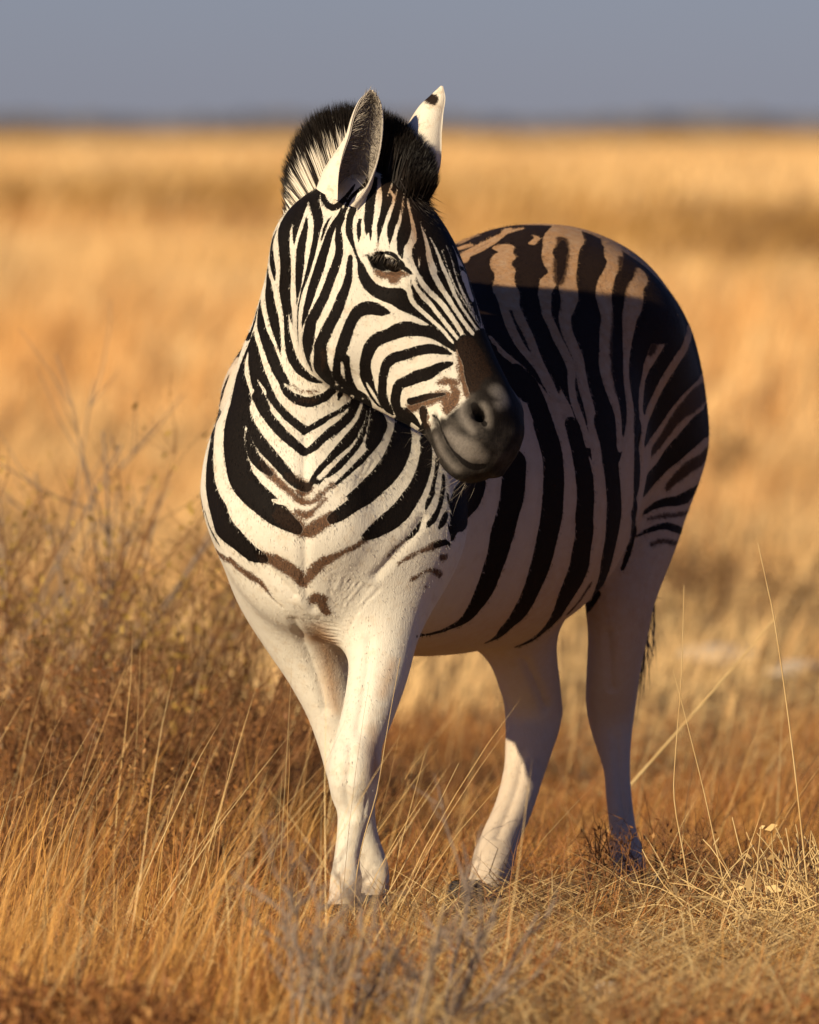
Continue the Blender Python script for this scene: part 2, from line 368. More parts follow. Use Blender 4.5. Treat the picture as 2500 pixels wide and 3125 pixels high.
STRIPES = '''
bt 117,737,1330,223 126,749,1334,230 134,761,1338,238 143,773,1343,246 151,784,1347,254 160,793,1350,262 169,800,1353,268 178,805,1355,270 188,808,1356,273 197,810,1356,275 207,811,1356,277 217,812,1356,279 226,814,1356,281 236,816,1356,283 245,818,1355,286 255,821,1355,289 264,823,1355,292 274,826,1354,295 284,829,1354,298 293,831,1353,301 303,833,1351,302 312,834,1350,304 321,835,1348,296 331,836,1346,296 340,836,1344,294 349,835,1341,286 358,834,1338,283 367,833,1335,277 376,832,1332,273 384,830,1328,269 393,829,1324,268 402,828,1320,261 410,827,1316,257 419,827,1312,255 427,827,1307,250 436,826,1302,246 444,827,1297,240 452,827,1292,236 460,828,1287,231 468,829,1282,231 476,831,1277,225 484,834,1272,223
bt 105,957,1374,52 113,969,1379,55 122,984,1384,57 130,1000,1388,59 139,1019,1392,60 148,1019,1396,60 157,1019,1398,60 167,1019,1401,60 176,1026,1404,59 185,1026,1406,58 195,1026,1408,57 204,1010,1409,56 214,1000,1409,54 224,993,1409,53 233,989,1409,53 243,985,1409,54 253,983,1409,55 262,982,1409,56 272,981,1409,57 282,980,1408,58 291,980,1407,59 301,980,1406,60 310,980,1405,61 320,981,1403,62 330,982,1401,64 339,983,1399,65 348,983,1397,66 358,982,1394,68 367,981,1391,69 376,978,1387,70 384,974,1383,72 393,970,1379,73 402,965,1375,75 410,960,1370,76 418,953,1365,78 426,947,1360,80 435,941,1355,82 443,937,1350,84 451,934,1345,86 459,931,1340,87 467,929,1335,89 474,926,1329,91 482,923,1323,93 489,920,1317,94 496,918,1310,96 503,917,1304,97 511,918,1297,97 518,921,1290,97 525,924,1284,97 531,929,1276,97 538,935,1269,96 544,941,1261,89 549,950,1253,82 558,1103,1243,75 564,1127,1234,68
bt 129,-157,1267,215 140,557,1250,218 147,551,1243,221 155,547,1237,225 162,542,1231,227 169,538,1224,228 176,533,1217,230 182,528,1210,229 188,522,1203,222 194,517,1195,217 199,511,1187,211 204,505,1179,209 209,500,1171,205 214,495,1162,203 219,490,1154,194 224,486,1146,185 229,482,1138,176 234,478,1130,168 239,475,1121,159 244,471,1113,151
bt 252,645,1255,174 262,649,1254,185 273,655,1253,195 283,660,1252,206 294,666,1252,216 304,672,1251,232 314,677,1249,248 322,680,1247,269 330,680,1243,283 335,679,1238,277 339,674,1231,252 342,667,1223,228 344,658,1214,210 344,648,1205,199 345,637,1194,190 345,626,1184,183 345,615,1173,182 345,605,1163,181 346,597,1152,182 348,590,1143,183 350,584,1134,182 353,578,1125,178 355,573,1116,174 358,569,1107,169 361,565,1098,165 364,561,1089,160 367,557,1080,155 370,554,1071,150 373,551,1062,144 376,548,1053,142 378,545,1044,140 381,542,1035,139 384,540,1026,138 386,537,1017,135 388,536,1008,133 391,534,998,132 393,533,989,131 396,533,980,131
bt 450,777,1240,123 449,770,1230,121 448,763,1221,120 447,756,1212,119 446,749,1202,120 444,742,1193,120 443,735,1184,121 442,727,1174,126 441,719,1165,131 440,710,1156,144 439,700,1146,151 437,689,1137,150 436,679,1128,149 435,670,1119,148 434,661,1109,150 434,653,1100,143 434,646,1091,142 434,639,1081,138 434,633,1072,136 434,627,1063,131 434,621,1053,126 434,615,1044,128
bt 512,879,1278,106 510,862,1269,94 508,848,1259,87 506,837,1250,81 503,827,1241,74 500,817,1232,67 496,807,1223,63 491,798,1215,61 486,789,1206,61 482,782,1197,62 479,775,1188,62 476,768,1179,60 474,762,1170,58 472,756,1160,57 470,750,1151,54 467,743,1142,55 465,736,1132,55 464,728,1123,58 462,720,1113,55 462,711,1104,50 462,703,1094,46 462,697,1085,41 463,692,1075,37 464,687,1066,33 465,683,1056,29 465,678,1047,29 466,675,1037,28 467,671,1028,28 467,668,1018,27 468,666,1008,27 468,663,999,29 468,661,989,31 469,659,980,33 469,658,970,35 469,657,960,37
wt 108,960,1376,16 118,971,1381,14 128,983,1386,13 138,984,1390,10 148,981,1393,5
wt 100,-141,1353,30 111,806,1350,28 118,829,1357,24 126,848,1362,22 135,862,1367,20 144,876,1372,19 153,890,1376,18 162,901,1381,16 172,912,1385,16 181,923,1389,17 190,933,1393,17 200,943,1397,18 209,950,1400,18 219,957,1402,18 229,966,1405,19
wt 110,-155,1318,30 112,-158,1308,28 115,-160,1298,26 119,-161,1289,23 123,-160,1280,20
wt 194,842,1367,47 199,815,1358,29 196,793,1350,47 188,772,1342,44 188,752,1333,46 193,733,1323,51 195,714,1314,42 195,695,1304,41 195,677,1294,47 197,661,1284,56 199,645,1275,58 201,630,1265,51 202,614,1255,45
wt 188,616,1262,15 191,602,1253,18 194,590,1245,20 197,578,1236,22 200,567,1227,23 203,557,1219,24 206,547,1210,25 210,539,1202,25 214,531,1193,26 218,524,1185,25 222,518,1177,25 227,513,1169,25 233,509,1162,24 239,506,1154,22 244,504,1147,21 250,502,1140,21 256,500,1133,21 262,498,1125,21 267,495,1118,21 272,492,1109,22 276,489,1101,24 280,486,1093,25
wt 216,623,1255,19 218,611,1246,21 221,600,1238,23 224,589,1229,25 228,579,1221,26 232,571,1212,26 236,564,1204,26 240,557,1196,26 244,549,1187,25 248,542,1179,24 251,534,1170,24 254,528,1162,23 258,521,1153,23 261,515,1144,24 264,510,1136,24 268,505,1127,25 272,501,1119,26 276,497,1111,27 280,494,1103,27 284,490,1094,28 287,486,1085,28 291,482,1077,29 294,479,1068,29 296,475,1059,31 299,471,1050,32 301,468,1041,33 304,465,1032,34 307,462,1023,35 309,460,1015,36 312,458,1006,36 315,456,997,36 317,454,988,36 320,453,979,36 322,452,970,36 324,450,961,36 326,449,952,35 327,448,943,34 328,446,933,34 328,444,924,33 327,442,915,33 327,441,905,33 327,440,896,34 327,440,887,35 327,441,878,35
wt 165,484,1188,10 171,479,1181,13 176,474,1173,15 182,471,1166,17 188,469,1159,18 195,468,1153,18 203,468,1147,17 210,468,1141,16 217,469,1135,17 224,469,1129,17 231,469,1123,17 237,468,1116,18 243,467,1109,19 249,466,1101,20 255,465,1094,21 261,464,1087,22 266,463,1079,24 272,462,1071,25 277,461,1064,25 282,460,1056,26 287,459,1048,26
wt 345,1206,1385,25 344,1191,1390,26 342,1176,1394,27 340,1161,1398,28 338,1145,1401,30 335,1129,1404,31 333,1114,1407,32 331,1098,1409,33 329,1082,1410,34 326,1067,1411,35 324,1051,1411,36 321,1035,1411,38 318,1019,1410,39 316,1004,1408,40 313,988,1406,37 306,950,1399,38 300,923,1391,40 294,900,1383,36 290,878,1375,29 286,856,1366,22 284,836,1357,22 286,818,1348,28 289,801,1339,31 292,786,1330,31 296,772,1321,26 296,757,1312,22 290,740,1304,30 284,724,1296,34 281,708,1288,30 278,693,1279,28 277,680,1269,29 278,668,1260,26 279,655,1250,24 280,643,1241,22 281,633,1232,23 285,625,1223,24 289,617,1215,23 293,610,1206,23 297,603,1198,23 300,596,1189,24 304,590,1181,25 308,585,1172,26 313,580,1164,25 317,575,1155,25 321,570,1147,25 325,565,1138,24 328,560,1129,23 330,554,1120,21 331,546,1111,20 330,538,1102,19 330,530,1092,18 331,524,1083,19 332,518,1073,20 334,512,1064,20 336,508,1055,21 339,506,1046,22 342,503,1037,22 346,501,1029,22 349,499,1020,22 352,497,1011,22 355,496,1002,22 357,494,993,23 360,493,984,24 362,492,975,25
wt 330,1006,1406,58 334,970,1397,53 338,941,1389,49 340,914,1380,43 340,890,1370,29 340,868,1361,22 338,849,1352,22 335,831,1343,25 333,814,1333,27 331,798,1324,28 330,782,1315,28 328,767,1305,32 327,751,1296,38 327,737,1287,43 327,724,1277,44 328,711,1268,41 327,698,1259,36 325,685,1249,32 322,671,1240,28 319,658,1231,27 318,647,1222,28 319,637,1213,29 321,628,1204,28 324,620,1195,29 327,614,1186,30 331,608,1177,30 334,602,1168,30 338,597,1160,30 342,592,1151,30 345,586,1142,29 347,580,1133,28 348,573,1124,27 350,567,1114,27 352,561,1105,27 353,555,1096,28 355,550,1087,29 357,545,1077,30 360,541,1068,30 362,538,1059,30 365,535,1050,30 367,531,1041,30 369,528,1032,30 371,525,1023,30 373,521,1014,30 374,518,1004,31 376,515,995,32 377,512,986,33 378,510,976,34 380,508,967,34 381,507,958,35 382,505,948,36 384,505,939,36 385,504,929,37 386,504,920,37 387,504,911,37 388,505,901,37 388,506,892,36 389,507,882,36
wt 392,1161,1387,29 396,1145,1389,31 399,1130,1389,32 402,1114,1389,34 405,1098,1389,35 407,1083,1388,36 410,1067,1386,38 412,1051,1384,39 413,1035,1381,40 415,1020,1378,42 417,1004,1375,43 419,989,1372,44 420,973,1369,46 421,957,1365,47 423,942,1361,42 424,911,1352,46 425,887,1342,47 424,866,1333,33 419,847,1325,29 414,831,1316,27 410,816,1308,29 406,803,1299,32 403,790,1290,34 401,779,1281,35 400,768,1271,36 400,759,1262,37 402,751,1252,36 403,744,1243,35 405,736,1233,33 406,728,1224,30 406,719,1215,30 405,709,1205,31 404,698,1196,33 403,688,1186,34 403,678,1177,35 403,669,1167,36 403,659,1158,36 402,650,1149,35 401,640,1139,35 401,632,1130,36 401,625,1120,36 403,619,1111,36 405,615,1102,36 407,611,1093,36 410,607,1084,35 413,604,1074,33 416,602,1065,32 418,600,1056,30 421,599,1047,28 424,597,1038,26 426,595,1029,23 427,592,1019,22 428,589,1010,21 428,585,1000,21 429,582,991,21 429,579,981,22 429,577,972,22 430,574,963,23
wt 479,901,1318,26 479,880,1308,35 477,862,1299,32 471,844,1292,31 467,829,1283,38 465,818,1274,43 463,808,1265,45 462,798,1255,44 460,790,1246,43 457,781,1237,38 453,772,1228,36 452,765,1219,36 451,758,1209,34 450,752,1200,31 449,745,1190,29 448,738,1181,27 447,732,1171,26 446,724,1162,24 446,717,1153,23 445,709,1143,21 445,700,1134,21 445,691,1124,21 445,682,1115,21 445,675,1106,21 446,669,1096,23 446,664,1087,24 448,660,1077,26 449,656,1068,27 450,653,1059,29 452,650,1049,30 453,646,1040,31 453,642,1030,31 453,637,1021,31 452,632,1012,31 451,627,1002,33 450,621,993,35 449,615,983,37 448,610,974,39 447,606,965,39 446,601,955,40 445,598,946,40 444,595,937,41 443,593,927,41 443,593,918,41 443,593,908,41 443,594,899,41 443,595,889,41 443,597,879,41
bt 318,902,1380,13 317,878,1370,16 317,856,1360,18 316,835,1350,19 314,816,1340,20 313,797,1330,20 311,779,1320,18 309,761,1310,14 307,744,1300,9
nt 316,914,1385,23 316,889,1375,25 316,866,1365,27 315,846,1355,29 314,826,1345,29 312,808,1336,30 311,790,1326,30 309,772,1316,27 308,755,1306,23 306,738,1297,18
bt 456,917,1338,30 453,887,1328,28 451,865,1319,28 447,846,1310,24 443,830,1301,21 439,816,1292,18 436,803,1282,18 434,792,1273,17 432,782,1263,16 430,773,1253,15
nt 452,911,1338,43 451,884,1329,40 449,864,1319,38 446,846,1310,34 442,831,1302,29 438,817,1293,26 436,805,1284,25 433,794,1274,25 432,784,1265,24 430,775,1256,24 429,766,1246,23 428,758,1237,23 427,750,1227,23 426,742,1218,23 426,734,1208,23 425,726,1199,24 425,717,1189,27 424,708,1180,29 424,699,1171,32 423,689,1161,34 423,680,1152,35 423,671,1142,36 423,664,1133,35 424,657,1124,34 425,650,1114,34 426,644,1105,34 427,639,1096,32 428,634,1086,32 429,629,1077,31
bt 215,-180,1069,43 213,-195,1060,48 212,-205,1051,48 210,-212,1043,49 209,-217,1034,47 208,-219,1025,44 208,-220,1016,47 208,-218,1006,53 208,-215,997,59 208,-209,988,74 209,-200,979,83 209,-188,969,87 209,-164,959,90 213,353,936,51
bt 221,461,1123,31 227,459,1116,37 233,458,1108,42 238,456,1100,47 243,454,1092,50 247,451,1084,50 251,447,1075,52 254,444,1066,53 258,441,1057,53 261,438,1049,53 264,435,1040,53 268,433,1031,53 271,430,1022,53 274,428,1013,53 276,426,1004,53 279,424,995,54 282,423,986,54 285,422,977,54 288,420,967,54 289,419,958,54 291,417,949,54 291,415,939,55 292,413,930,55 292,412,920,55 292,410,911,55 292,410,901,56
bt 200,-228,1026,63 202,-226,1017,61 204,-224,1008,64 206,-219,998,68 207,-212,989,81 208,-203,980,104 209,-189,970,104 209,-168,960,104 214,353,937,57 213,351,927,58 212,349,918,59 211,347,909,60 210,346,899,60 210,345,890,61 209,344,881,61 207,344,871,61 206,343,862,60 204,342,853,59 201,341,844,58 199,340,835,58 196,339,826,58 194,339,817,59 191,338,808,59 189,338,799,62 186,338,790,61 184,339,780,59 182,340,771,58 180,341,762,56 178,342,753,54 175,344,744,54 172,345,735,53 169,346,726,52 166,348,717,51 163,351,708,52 160,353,699,50 157,356,690,51 153,359,681,51 149,362,673,49 145,365,664,46 140,369,656,44 135,372,648,41 130,376,640,38 125,380,632,36 119,384,624,33 112,387,618,30 104,388,613,27 95,388,608,22 87,388,604,18 78,387,600,16 70,387,596,16 61,385,593,14 52,383,591,13 43,380,589,12 33,376,588,11 24,371,586,11 14,36,599,6
bt 271,424,1009,51 274,422,1001,51 276,421,992,51 279,419,983,51 282,418,974,51 284,417,965,52 287,416,956,52 289,415,947,53 291,414,938,54 292,413,929,55 293,412,919,55 293,411,910,56 293,410,901,57 293,409,891,58 292,409,882,58 292,409,873,58 291,409,864,59 290,409,854,59 290,409,845,60 289,410,836,60 288,410,826,60 287,410,817,60 285,410,808,59 283,411,799,59 281,411,790,58 279,412,781,58 277,414,771,58 275,415,762,58 273,417,753,58 271,419,744,58 268,421,735,57 266,423,726,58 263,426,717,57 260,429,708,56 257,432,699,54 254,436,690,52 250,439,681,51 247,443,673,51 243,448,664,50 239,453,655,50 235,458,647,51 230,464,638,50 226,470,630,49 221,477,622,48 215,482,615,47 208,487,608,42 201,492,601,38 195,500,594,34 189,511,586,29 183,521,579,25 175,528,574,21 167,531,569,16 158,536,565,12
bt 332,477,1008,42 334,475,999,42 337,473,990,43 339,471,981,43 341,470,972,43 344,469,963,44 346,468,954,45 348,468,945,47 350,467,936,48 352,467,926,49 354,468,917,50 355,468,908,52 357,469,899,53 358,470,889,53 358,471,880,53 359,472,870,53 359,473,861,53 358,474,852,54 358,474,842,55 357,474,833,55 356,476,823,56 356,478,814,55 356,481,805,56 357,484,795,57 356,487,786,58 355,489,776,59 353,492,767,60 351,494,758,60 350,498,748,61 348,502,739,62 347,507,729,64 345,512,720,68 343,517,711,71 340,521,702,72 337,526,693,72 333,531,684,72 329,536,675,70 325,542,666,65 321,549,658,60 317,557,649,55 313,566,640,49 308,577,631,46 304,590,623,43 299,605,614,40 294,621,606,37 288,638,598,35 282,659,590,32 276,689,582,30 269,775,572,27 262,783,566,24 254,788,561,20 246,791,556,17 237,793,552,13 228,795,548,10 219,798,545,7
bt 399,548,1006,67 401,546,997,64 402,543,988,60 404,542,978,56 405,540,969,53 406,539,960,55 408,538,951,56 409,538,941,57 410,538,932,58 412,539,923,57 413,540,913,57 414,542,904,56 415,544,894,56 416,546,885,57 417,548,875,58 418,551,866,58 418,553,856,59 418,556,847,60 418,559,837,62 418,562,828,63 418,565,818,64 417,568,809,63 416,571,799,61 415,575,790,59 414,578,780,58 412,582,771,57 410,586,761,57 409,591,752,56 407,597,742,55 405,605,733,52 404,614,723,49 402,624,714,47 400,634,704,45 397,646,695,44 394,660,685,43 391,677,676,42 388,701,666,40 387,939,648,19 383,944,639,19 378,952,631,20 372,962,623,22 366,985,615,22 367,986,608,17
bt 469,668,1003,41 469,664,994,42 469,661,984,43 469,658,975,44 468,656,965,45 468,654,956,46 468,653,946,46 468,652,937,46 468,652,927,46 467,652,918,46 467,652,908,46 467,653,899,46 467,654,889,46 466,656,880,45 466,659,870,43 466,662,860,42 465,665,851,41 464,669,841,39 463,673,832,38 462,679,822,37 461,686,812,36 460,696,802,34 459,711,792,33 462,932,776,32 460,934,766,23 458,936,756,19 456,936,747,17 454,935,738,15 451,934,728,14 448,932,719,12 445,931,710,10 441,930,701,9
nt 369,601,680,12 364,606,671,12 358,613,662,13 353,621,653,13 346,628,644,13 339,634,636,12 332,641,628,11 325,651,619,10
bt 479,1337,1181,30 490,1326,1186,31 501,1315,1191,33 511,1304,1196,34 521,1292,1200,36 531,1281,1205,37 540,1268,1209,38 549,1255,1212,40 557,1242,1216,41 564,1228,1219,42 570,1213,1221,44 574,1198,1222,45 576,1182,1223,47 576,1166,1222,48 575,1151,1221,38 571,1092,1212,43 565,922,1205,48 562,898,1196,52 558,881,1188,53 553,867,1179,51 548,856,1171,45 543,846,1163,45 538,838,1155,43 533,830,1147,42 528,823,1138,42 522,816,1130,43 517,810,1122,43 512,804,1114,44 507,798,1106,46 502,792,1098,50 498,786,1089,50 494,779,1080,51 491,773,1071,47 488,765,1062,41 486,756,1053,35 484,745,1044,29 482,730,1035,22
bt 499,1335,1154,50 511,1324,1155,52 523,1313,1156,54 534,1302,1156,57 545,1290,1156,59 555,1277,1156,61 564,1265,1156,63 574,1252,1156,66 582,1238,1156,68 590,1224,1155,70 596,1210,1154,72 601,1194,1152,75 603,1179,1150,77 603,1163,1148,79 602,1148,1145,75 603,1146,1138,77 596,1076,1131,79 589,1004,1125,81 582,963,1117,82 576,937,1110,82 569,918,1103,82 563,904,1096,82 557,893,1088,81 551,884,1080,80 545,876,1073,78 539,870,1065,75 534,864,1057,73 529,859,1049,71 524,854,1040,69 519,850,1032,67 514,844,1024,65 509,838,1015,61 504,829,1007,56 499,817,999,51 494,797,991,45 490,761,983,36 487,733,974,25 484,714,965,15
nt 553,1359,1083,30 549,1345,1076,31 545,1332,1070,32 548,1319,1068,34 556,1305,1067,35 565,1292,1067,36 574,1278,1067,38 582,1265,1067,39 590,1251,1067,41 598,1237,1067,42 605,1223,1067,43 611,1208,1067,45 616,1193,1067,46 618,1177,1066,47 619,1162,1065,38 609,1087,1060,43 601,1033,1055,47 592,1003,1049,52 584,979,1043,50 576,960,1037,48 568,945,1031,45 561,934,1024,44 555,925,1016,43 549,918,1008,41 543,912,1000,41 537,906,992,39 531,901,984,37 526,896,976,35 520,888,968,32 514,879,960,29 508,867,953,26 501,851,945,22
bt 557,1311,1026,44 566,1298,1024,46 576,1285,1023,48 585,1272,1022,50 593,1258,1021,52 602,1244,1019,54 609,1230,1018,56 615,1216,1016,58 620,1201,1014,60 624,1185,1012,62 625,1170,1009,64 625,1154,1007,66 624,1138,1004,68 621,1123,1002,70 618,1108,999,60 609,1071,993,65 601,1045,987,70 593,1026,981,75 585,1012,975,75 578,1001,968,75 570,991,961,75 563,982,954,75 556,973,947,73 548,964,941,71 541,957,934,69 534,949,927,68 528,943,919,66 521,937,911,64 515,929,903,62 509,919,896,60 502,901,889,57 495,872,882,55 487,832,876,52
nt 583,1288,978,22 593,1276,974,23 602,1263,970,24 609,1250,966,25 615,1236,962,26 620,1221,957,27 623,1206,952,28 625,1191,947,29 625,1176,943,29 623,1161,938,30 621,1145,934,31 617,1130,930,32 613,1115,926,33 609,1101,922,34 604,1086,919,30 594,1064,914,32 585,1048,910,34 576,1036,904,35 568,1027,898,32 560,1020,892,30 552,1014,885,27 545,1008,878,24 538,1003,871,21
bt 591,1287,921,16 598,1275,913,16 603,1261,906,17 606,1247,900,18 608,1233,894,19 608,1218,888,19 608,1202,883,20 607,1187,877,21 606,1172,872,21 604,1157,868,22 601,1142,863,23 598,1127,859,23 594,1112,855,24 589,1097,852,25 583,1083,848,32 573,1062,844,28 564,1046,841,25 554,1032,838,22 543,1019,838,20 533,1007,837,19 523,997,835,18 513,987,832,17 504,977,828,15 495,967,822,13 487,954,817,12
nt 562,1263,850,5 567,1249,844,5 571,1234,838,6 575,1219,834,6 578,1204,829,6 581,1189,825,6 583,1174,822,7 583,1158,819,7 584,1142,817,7 583,1126,815,7 581,1111,813,8 578,1095,812,8 575,1079,811,8 570,1064,810,8 564,1050,810,8 553,1032,809,8 543,1018,809,8 533,1006,808,9 524,996,808,9 514,987,806,8 504,977,805,6 494,968,803,5
bt 509,1236,799,10 517,1225,793,11 526,1212,787,11 534,1200,782,12 542,1186,778,12 548,1172,775,13 554,1158,773,13 559,1142,771,14 563,1127,771,14 566,1111,771,15 567,1095,772,15 567,1080,773,16 565,1064,775,16 561,1049,778,16 556,1034,780,17 546,1017,784,18 536,1004,787,16 527,993,787,14 517,984,786,13 507,976,783,12 498,968,780,10 489,960,777,9 480,954,772,7 471,946,768,6
nt 512,1218,785,5 519,1206,778,6 527,1193,772,6 533,1179,767,6 540,1166,762,6 545,1151,758,7 550,1136,755,7 554,1121,752,7 557,1105,751,7 559,1089,750,8 559,1074,749,8 557,1058,750,8 555,1042,750,8 550,1027,751,9 544,1013,753,10 533,995,756,10 522,982,757,9 512,973,755,7 502,964,751,6
nt 535,858,1225,21 530,844,1216,21 525,833,1207,22 520,823,1198,22 515,814,1189,23 511,806,1180,21 506,798,1171,20 501,791,1162,20 497,784,1153,19
nt 496,782,1100,20 494,778,1089,24 492,774,1078,27 490,769,1067,30
bt 139,-212,929,37 135,-195,920,58 134,270,898,71 130,262,890,82 125,252,882,93 121,238,874,96 116,173,868,94 111,122,862,92 106,97,855,90 102,80,847,82 98,67,839,66 94,57,831,48 91,50,822,39 89,45,813,30 88,42,804,21 86,40,795,13
b- -267,-8,1409,7 -270,-8,1399,14 -273,-4,1390,21 -275,-2,1380,27 -276,-3,1370,29 -276,-7,1360,31 -275,-10,1350,31 -273,-14,1341,26 -271,-17,1331,22 -270,-19,1321,13 -268,-19,1311,4
b- -218,-2,1471,27 -224,-3,1465,33 -231,-4,1459,39 -236,-14,1450,43 -240,-21,1442,45 -244,-27,1433,47 -247,-33,1424,47 -249,-38,1415,44 -251,-43,1405,39 -251,-48,1396,37 -251,-52,1386,35 -251,-55,1377,34 -250,-57,1367,34 -249,-58,1358,34 -248,-57,1348,33 -247,-55,1339,33 -247,-53,1329,33 -247,-50,1320,34 -248,-47,1310,34 -248,-44,1300,35 -248,-41,1291,37
b- -249,-44,1306,33 -248,-42,1296,34 -248,-41,1287,35 -247,-41,1277,35 -246,-41,1268,33 -245,-40,1259,29 -245,-39,1249,24 -245,-38,1240,19 -245,-37,1231,17 -245,-37,1221,16 -244,-36,1212,16 -243,-36,1203,18 -242,-36,1193,20 -240,-36,1184,21 -239,-36,1175,22 -236,-36,1166,23 -233,-37,1157,23 -229,-39,1149,22 -224,-40,1141,21 -218,-42,1133,21 -211,-44,1127,19 -204,-45,1121,17 -196,-47,1116,16 -187,-49,1113,15 -178,-55,1111,14
b- -242,-46,1265,22 -239,-49,1255,20 -237,-51,1244,20 -235,-54,1234,12 -233,-55,1223,3
w- -241,-45,1246,2 -239,-45,1234,5 -237,-47,1222,7
b- -186,4,1494,17 -193,4,1490,22 -200,3,1486,26 -206,3,1481,31 -210,-19,1473,34 -214,-31,1464,37 -217,-40,1455,37 -219,-48,1446,31 -221,-54,1437,27 -224,-59,1428,24 -226,-63,1419,19 -227,-66,1410,16 -229,-69,1401,11 -229,-71,1391,7 -230,-72,1382,2
b- -168,-24,1505,14 -174,-24,1500,20 -181,-24,1495,27 -186,-25,1490,34 -188,-45,1481,35 -188,-58,1471,29 -188,-68,1462,25 -186,-77,1453,24 -183,-83,1444,24 -181,-89,1435,26 -180,-95,1426,26 -182,-97,1417,23 -184,-99,1408,19 -185,-101,1398,18 -187,-102,1389,17 -189,-104,1380,18 -191,-104,1371,18 -193,-105,1362,18 -195,-104,1353,17 -198,-104,1344,16 -200,-103,1335,16 -202,-102,1326,15 -205,-102,1317,15 -208,-102,1308,14 -211,-101,1299,13 -214,-102,1291,12 -216,-103,1282,10 -218,-105,1273,9 -220,-105,1263,9 -221,-105,1254,9 -222,-104,1245,9 -222,-102,1236,8 -222,-97,1226,8 -223,-90,1217,7 -222,-82,1207,6 -222,-74,1198,5 -221,-65,1188,3
b- -205,-72,1435,6 -206,-76,1425,10 -207,-79,1416,13 -209,-80,1407,15 -211,-82,1398,18 -213,-82,1389,19 -215,-83,1379,21 -216,-83,1370,22 -217,-83,1361,22 -217,-83,1351,23 -218,-83,1342,24 -219,-82,1333,24 -219,-81,1323,24 -220,-80,1314,24 -220,-81,1305,25 -221,-82,1295,23 -222,-84,1286,19 -223,-87,1277,14 -224,-89,1267,9
b- -155,-121,1438,3 -161,-116,1431,7 -165,-114,1422,10 -169,-114,1414,11 -171,-115,1405,9 -174,-115,1396,7 -177,-116,1387,2
b- -284,23,1329,20 -283,18,1319,21 -283,14,1310,25 -282,9,1301,31 -281,7,1291,36 -281,4,1282,38 -279,2,1272,34 -278,-2,1263,33 -276,-4,1254,31 -273,-7,1245,30 -271,-10,1235,29 -269,-12,1226,27 -267,-15,1217,24 -265,-17,1208,21 -263,-19,1199,17 -261,-20,1189,13 -259,-22,1180,9 -258,-23,1171,5 -257,-24,1161,2
b- -299,50,1263,17 -300,43,1254,20 -300,37,1245,24 -299,32,1236,28 -298,26,1227,30 -296,20,1218,29 -293,14,1209,26 -291,8,1200,26 -287,3,1192,26 -284,-2,1183,27 -280,-7,1175,27 -277,-11,1166,27 -274,-14,1158,26 -270,-18,1149,25 -267,-21,1141,25 -263,-23,1132,24 -259,-26,1124,22 -254,-29,1116,22 -250,-31,1108,22 -247,-32,1099,22 -243,-34,1091,22 -237,-36,1084,21 -230,-37,1078,21 -222,-39,1073,21 -213,-39,1070,21 -204,-40,1068,20 -195,-39,1069,20 -186,-38,1072,20 -178,-38,1075,19 -169,-37,1078,19 -162,-37,1084,18 -155,-40,1091,19
b- -180,-38,1073,12 -172,-37,1078,13 -163,-38,1084,14 -156,-40,1090,15 -148,-79,1097,24 -139,-103,1102,8
b- -142,-28,1072,3 -138,-32,1083,13 -128,-92,1091,21 -118,-110,1098,13
w- -251,-31,1105,2 -243,-34,1100,6 -234,-36,1095,8 -225,-38,1090,10 -216,-39,1088,11 -207,-40,1085,10 -197,-40,1084,8 -187,-40,1085,6
n- -231,-36,1103,3 -225,-38,1094,3 -216,-39,1090,4 -205,-40,1089,4 -195,-40,1090,4 -184,-41,1091,4
n- -217,-39,1072,9 -208,-39,1072,8 -198,-39,1072,8 -189,-39,1072,9
b- -312,46,1203,10 -314,44,1194,19 -315,40,1185,27 -314,33,1176,32 -312,26,1167,35 -312,21,1158,37 -310,16,1149,39 -308,11,1140,39 -306,7,1131,41 -304,3,1122,42 -302,-1,1113,43 -298,-5,1105,42 -294,-9,1097,41 -291,-12,1088,41 -287,-16,1080,40 -283,-19,1072,40
w- -304,1,1113,2 -299,-4,1105,4 -293,-9,1097,6 -289,-14,1089,7 -284,-17,1081,7 -280,-20,1072,8 -275,-23,1064,9 -271,-26,1055,10
b- -313,49,1204,5 -316,49,1195,7 -319,49,1186,9 -322,49,1177,11 -325,50,1169,13 -329,51,1160,15 -331,52,1151,18 -334,53,1142,22 -336,53,1133,30 -338,53,1123,37 -340,53,1114,45 -341,52,1105,53 -341,49,1096,62 -341,45,1086,69 -341,40,1077,73 -340,36,1068,76
b- -304,61,1252,7 -306,62,1244,14 -308,62,1235,20 -311,62,1226,20 -314,63,1216,20 -317,63,1207,20 -320,64,1197,19 -330,328,1181,18 -335,328,1173,17 -341,327,1165,15 -346,327,1157,14 -351,326,1149,13 -356,326,1141,10 -361,326,1133,7
b- -366,292,1112,10 -369,291,1104,14 -373,291,1095,17 -376,292,1086,20 -379,294,1077,23 -381,298,1068,25 -383,298,1058,26 -385,298,1049,27
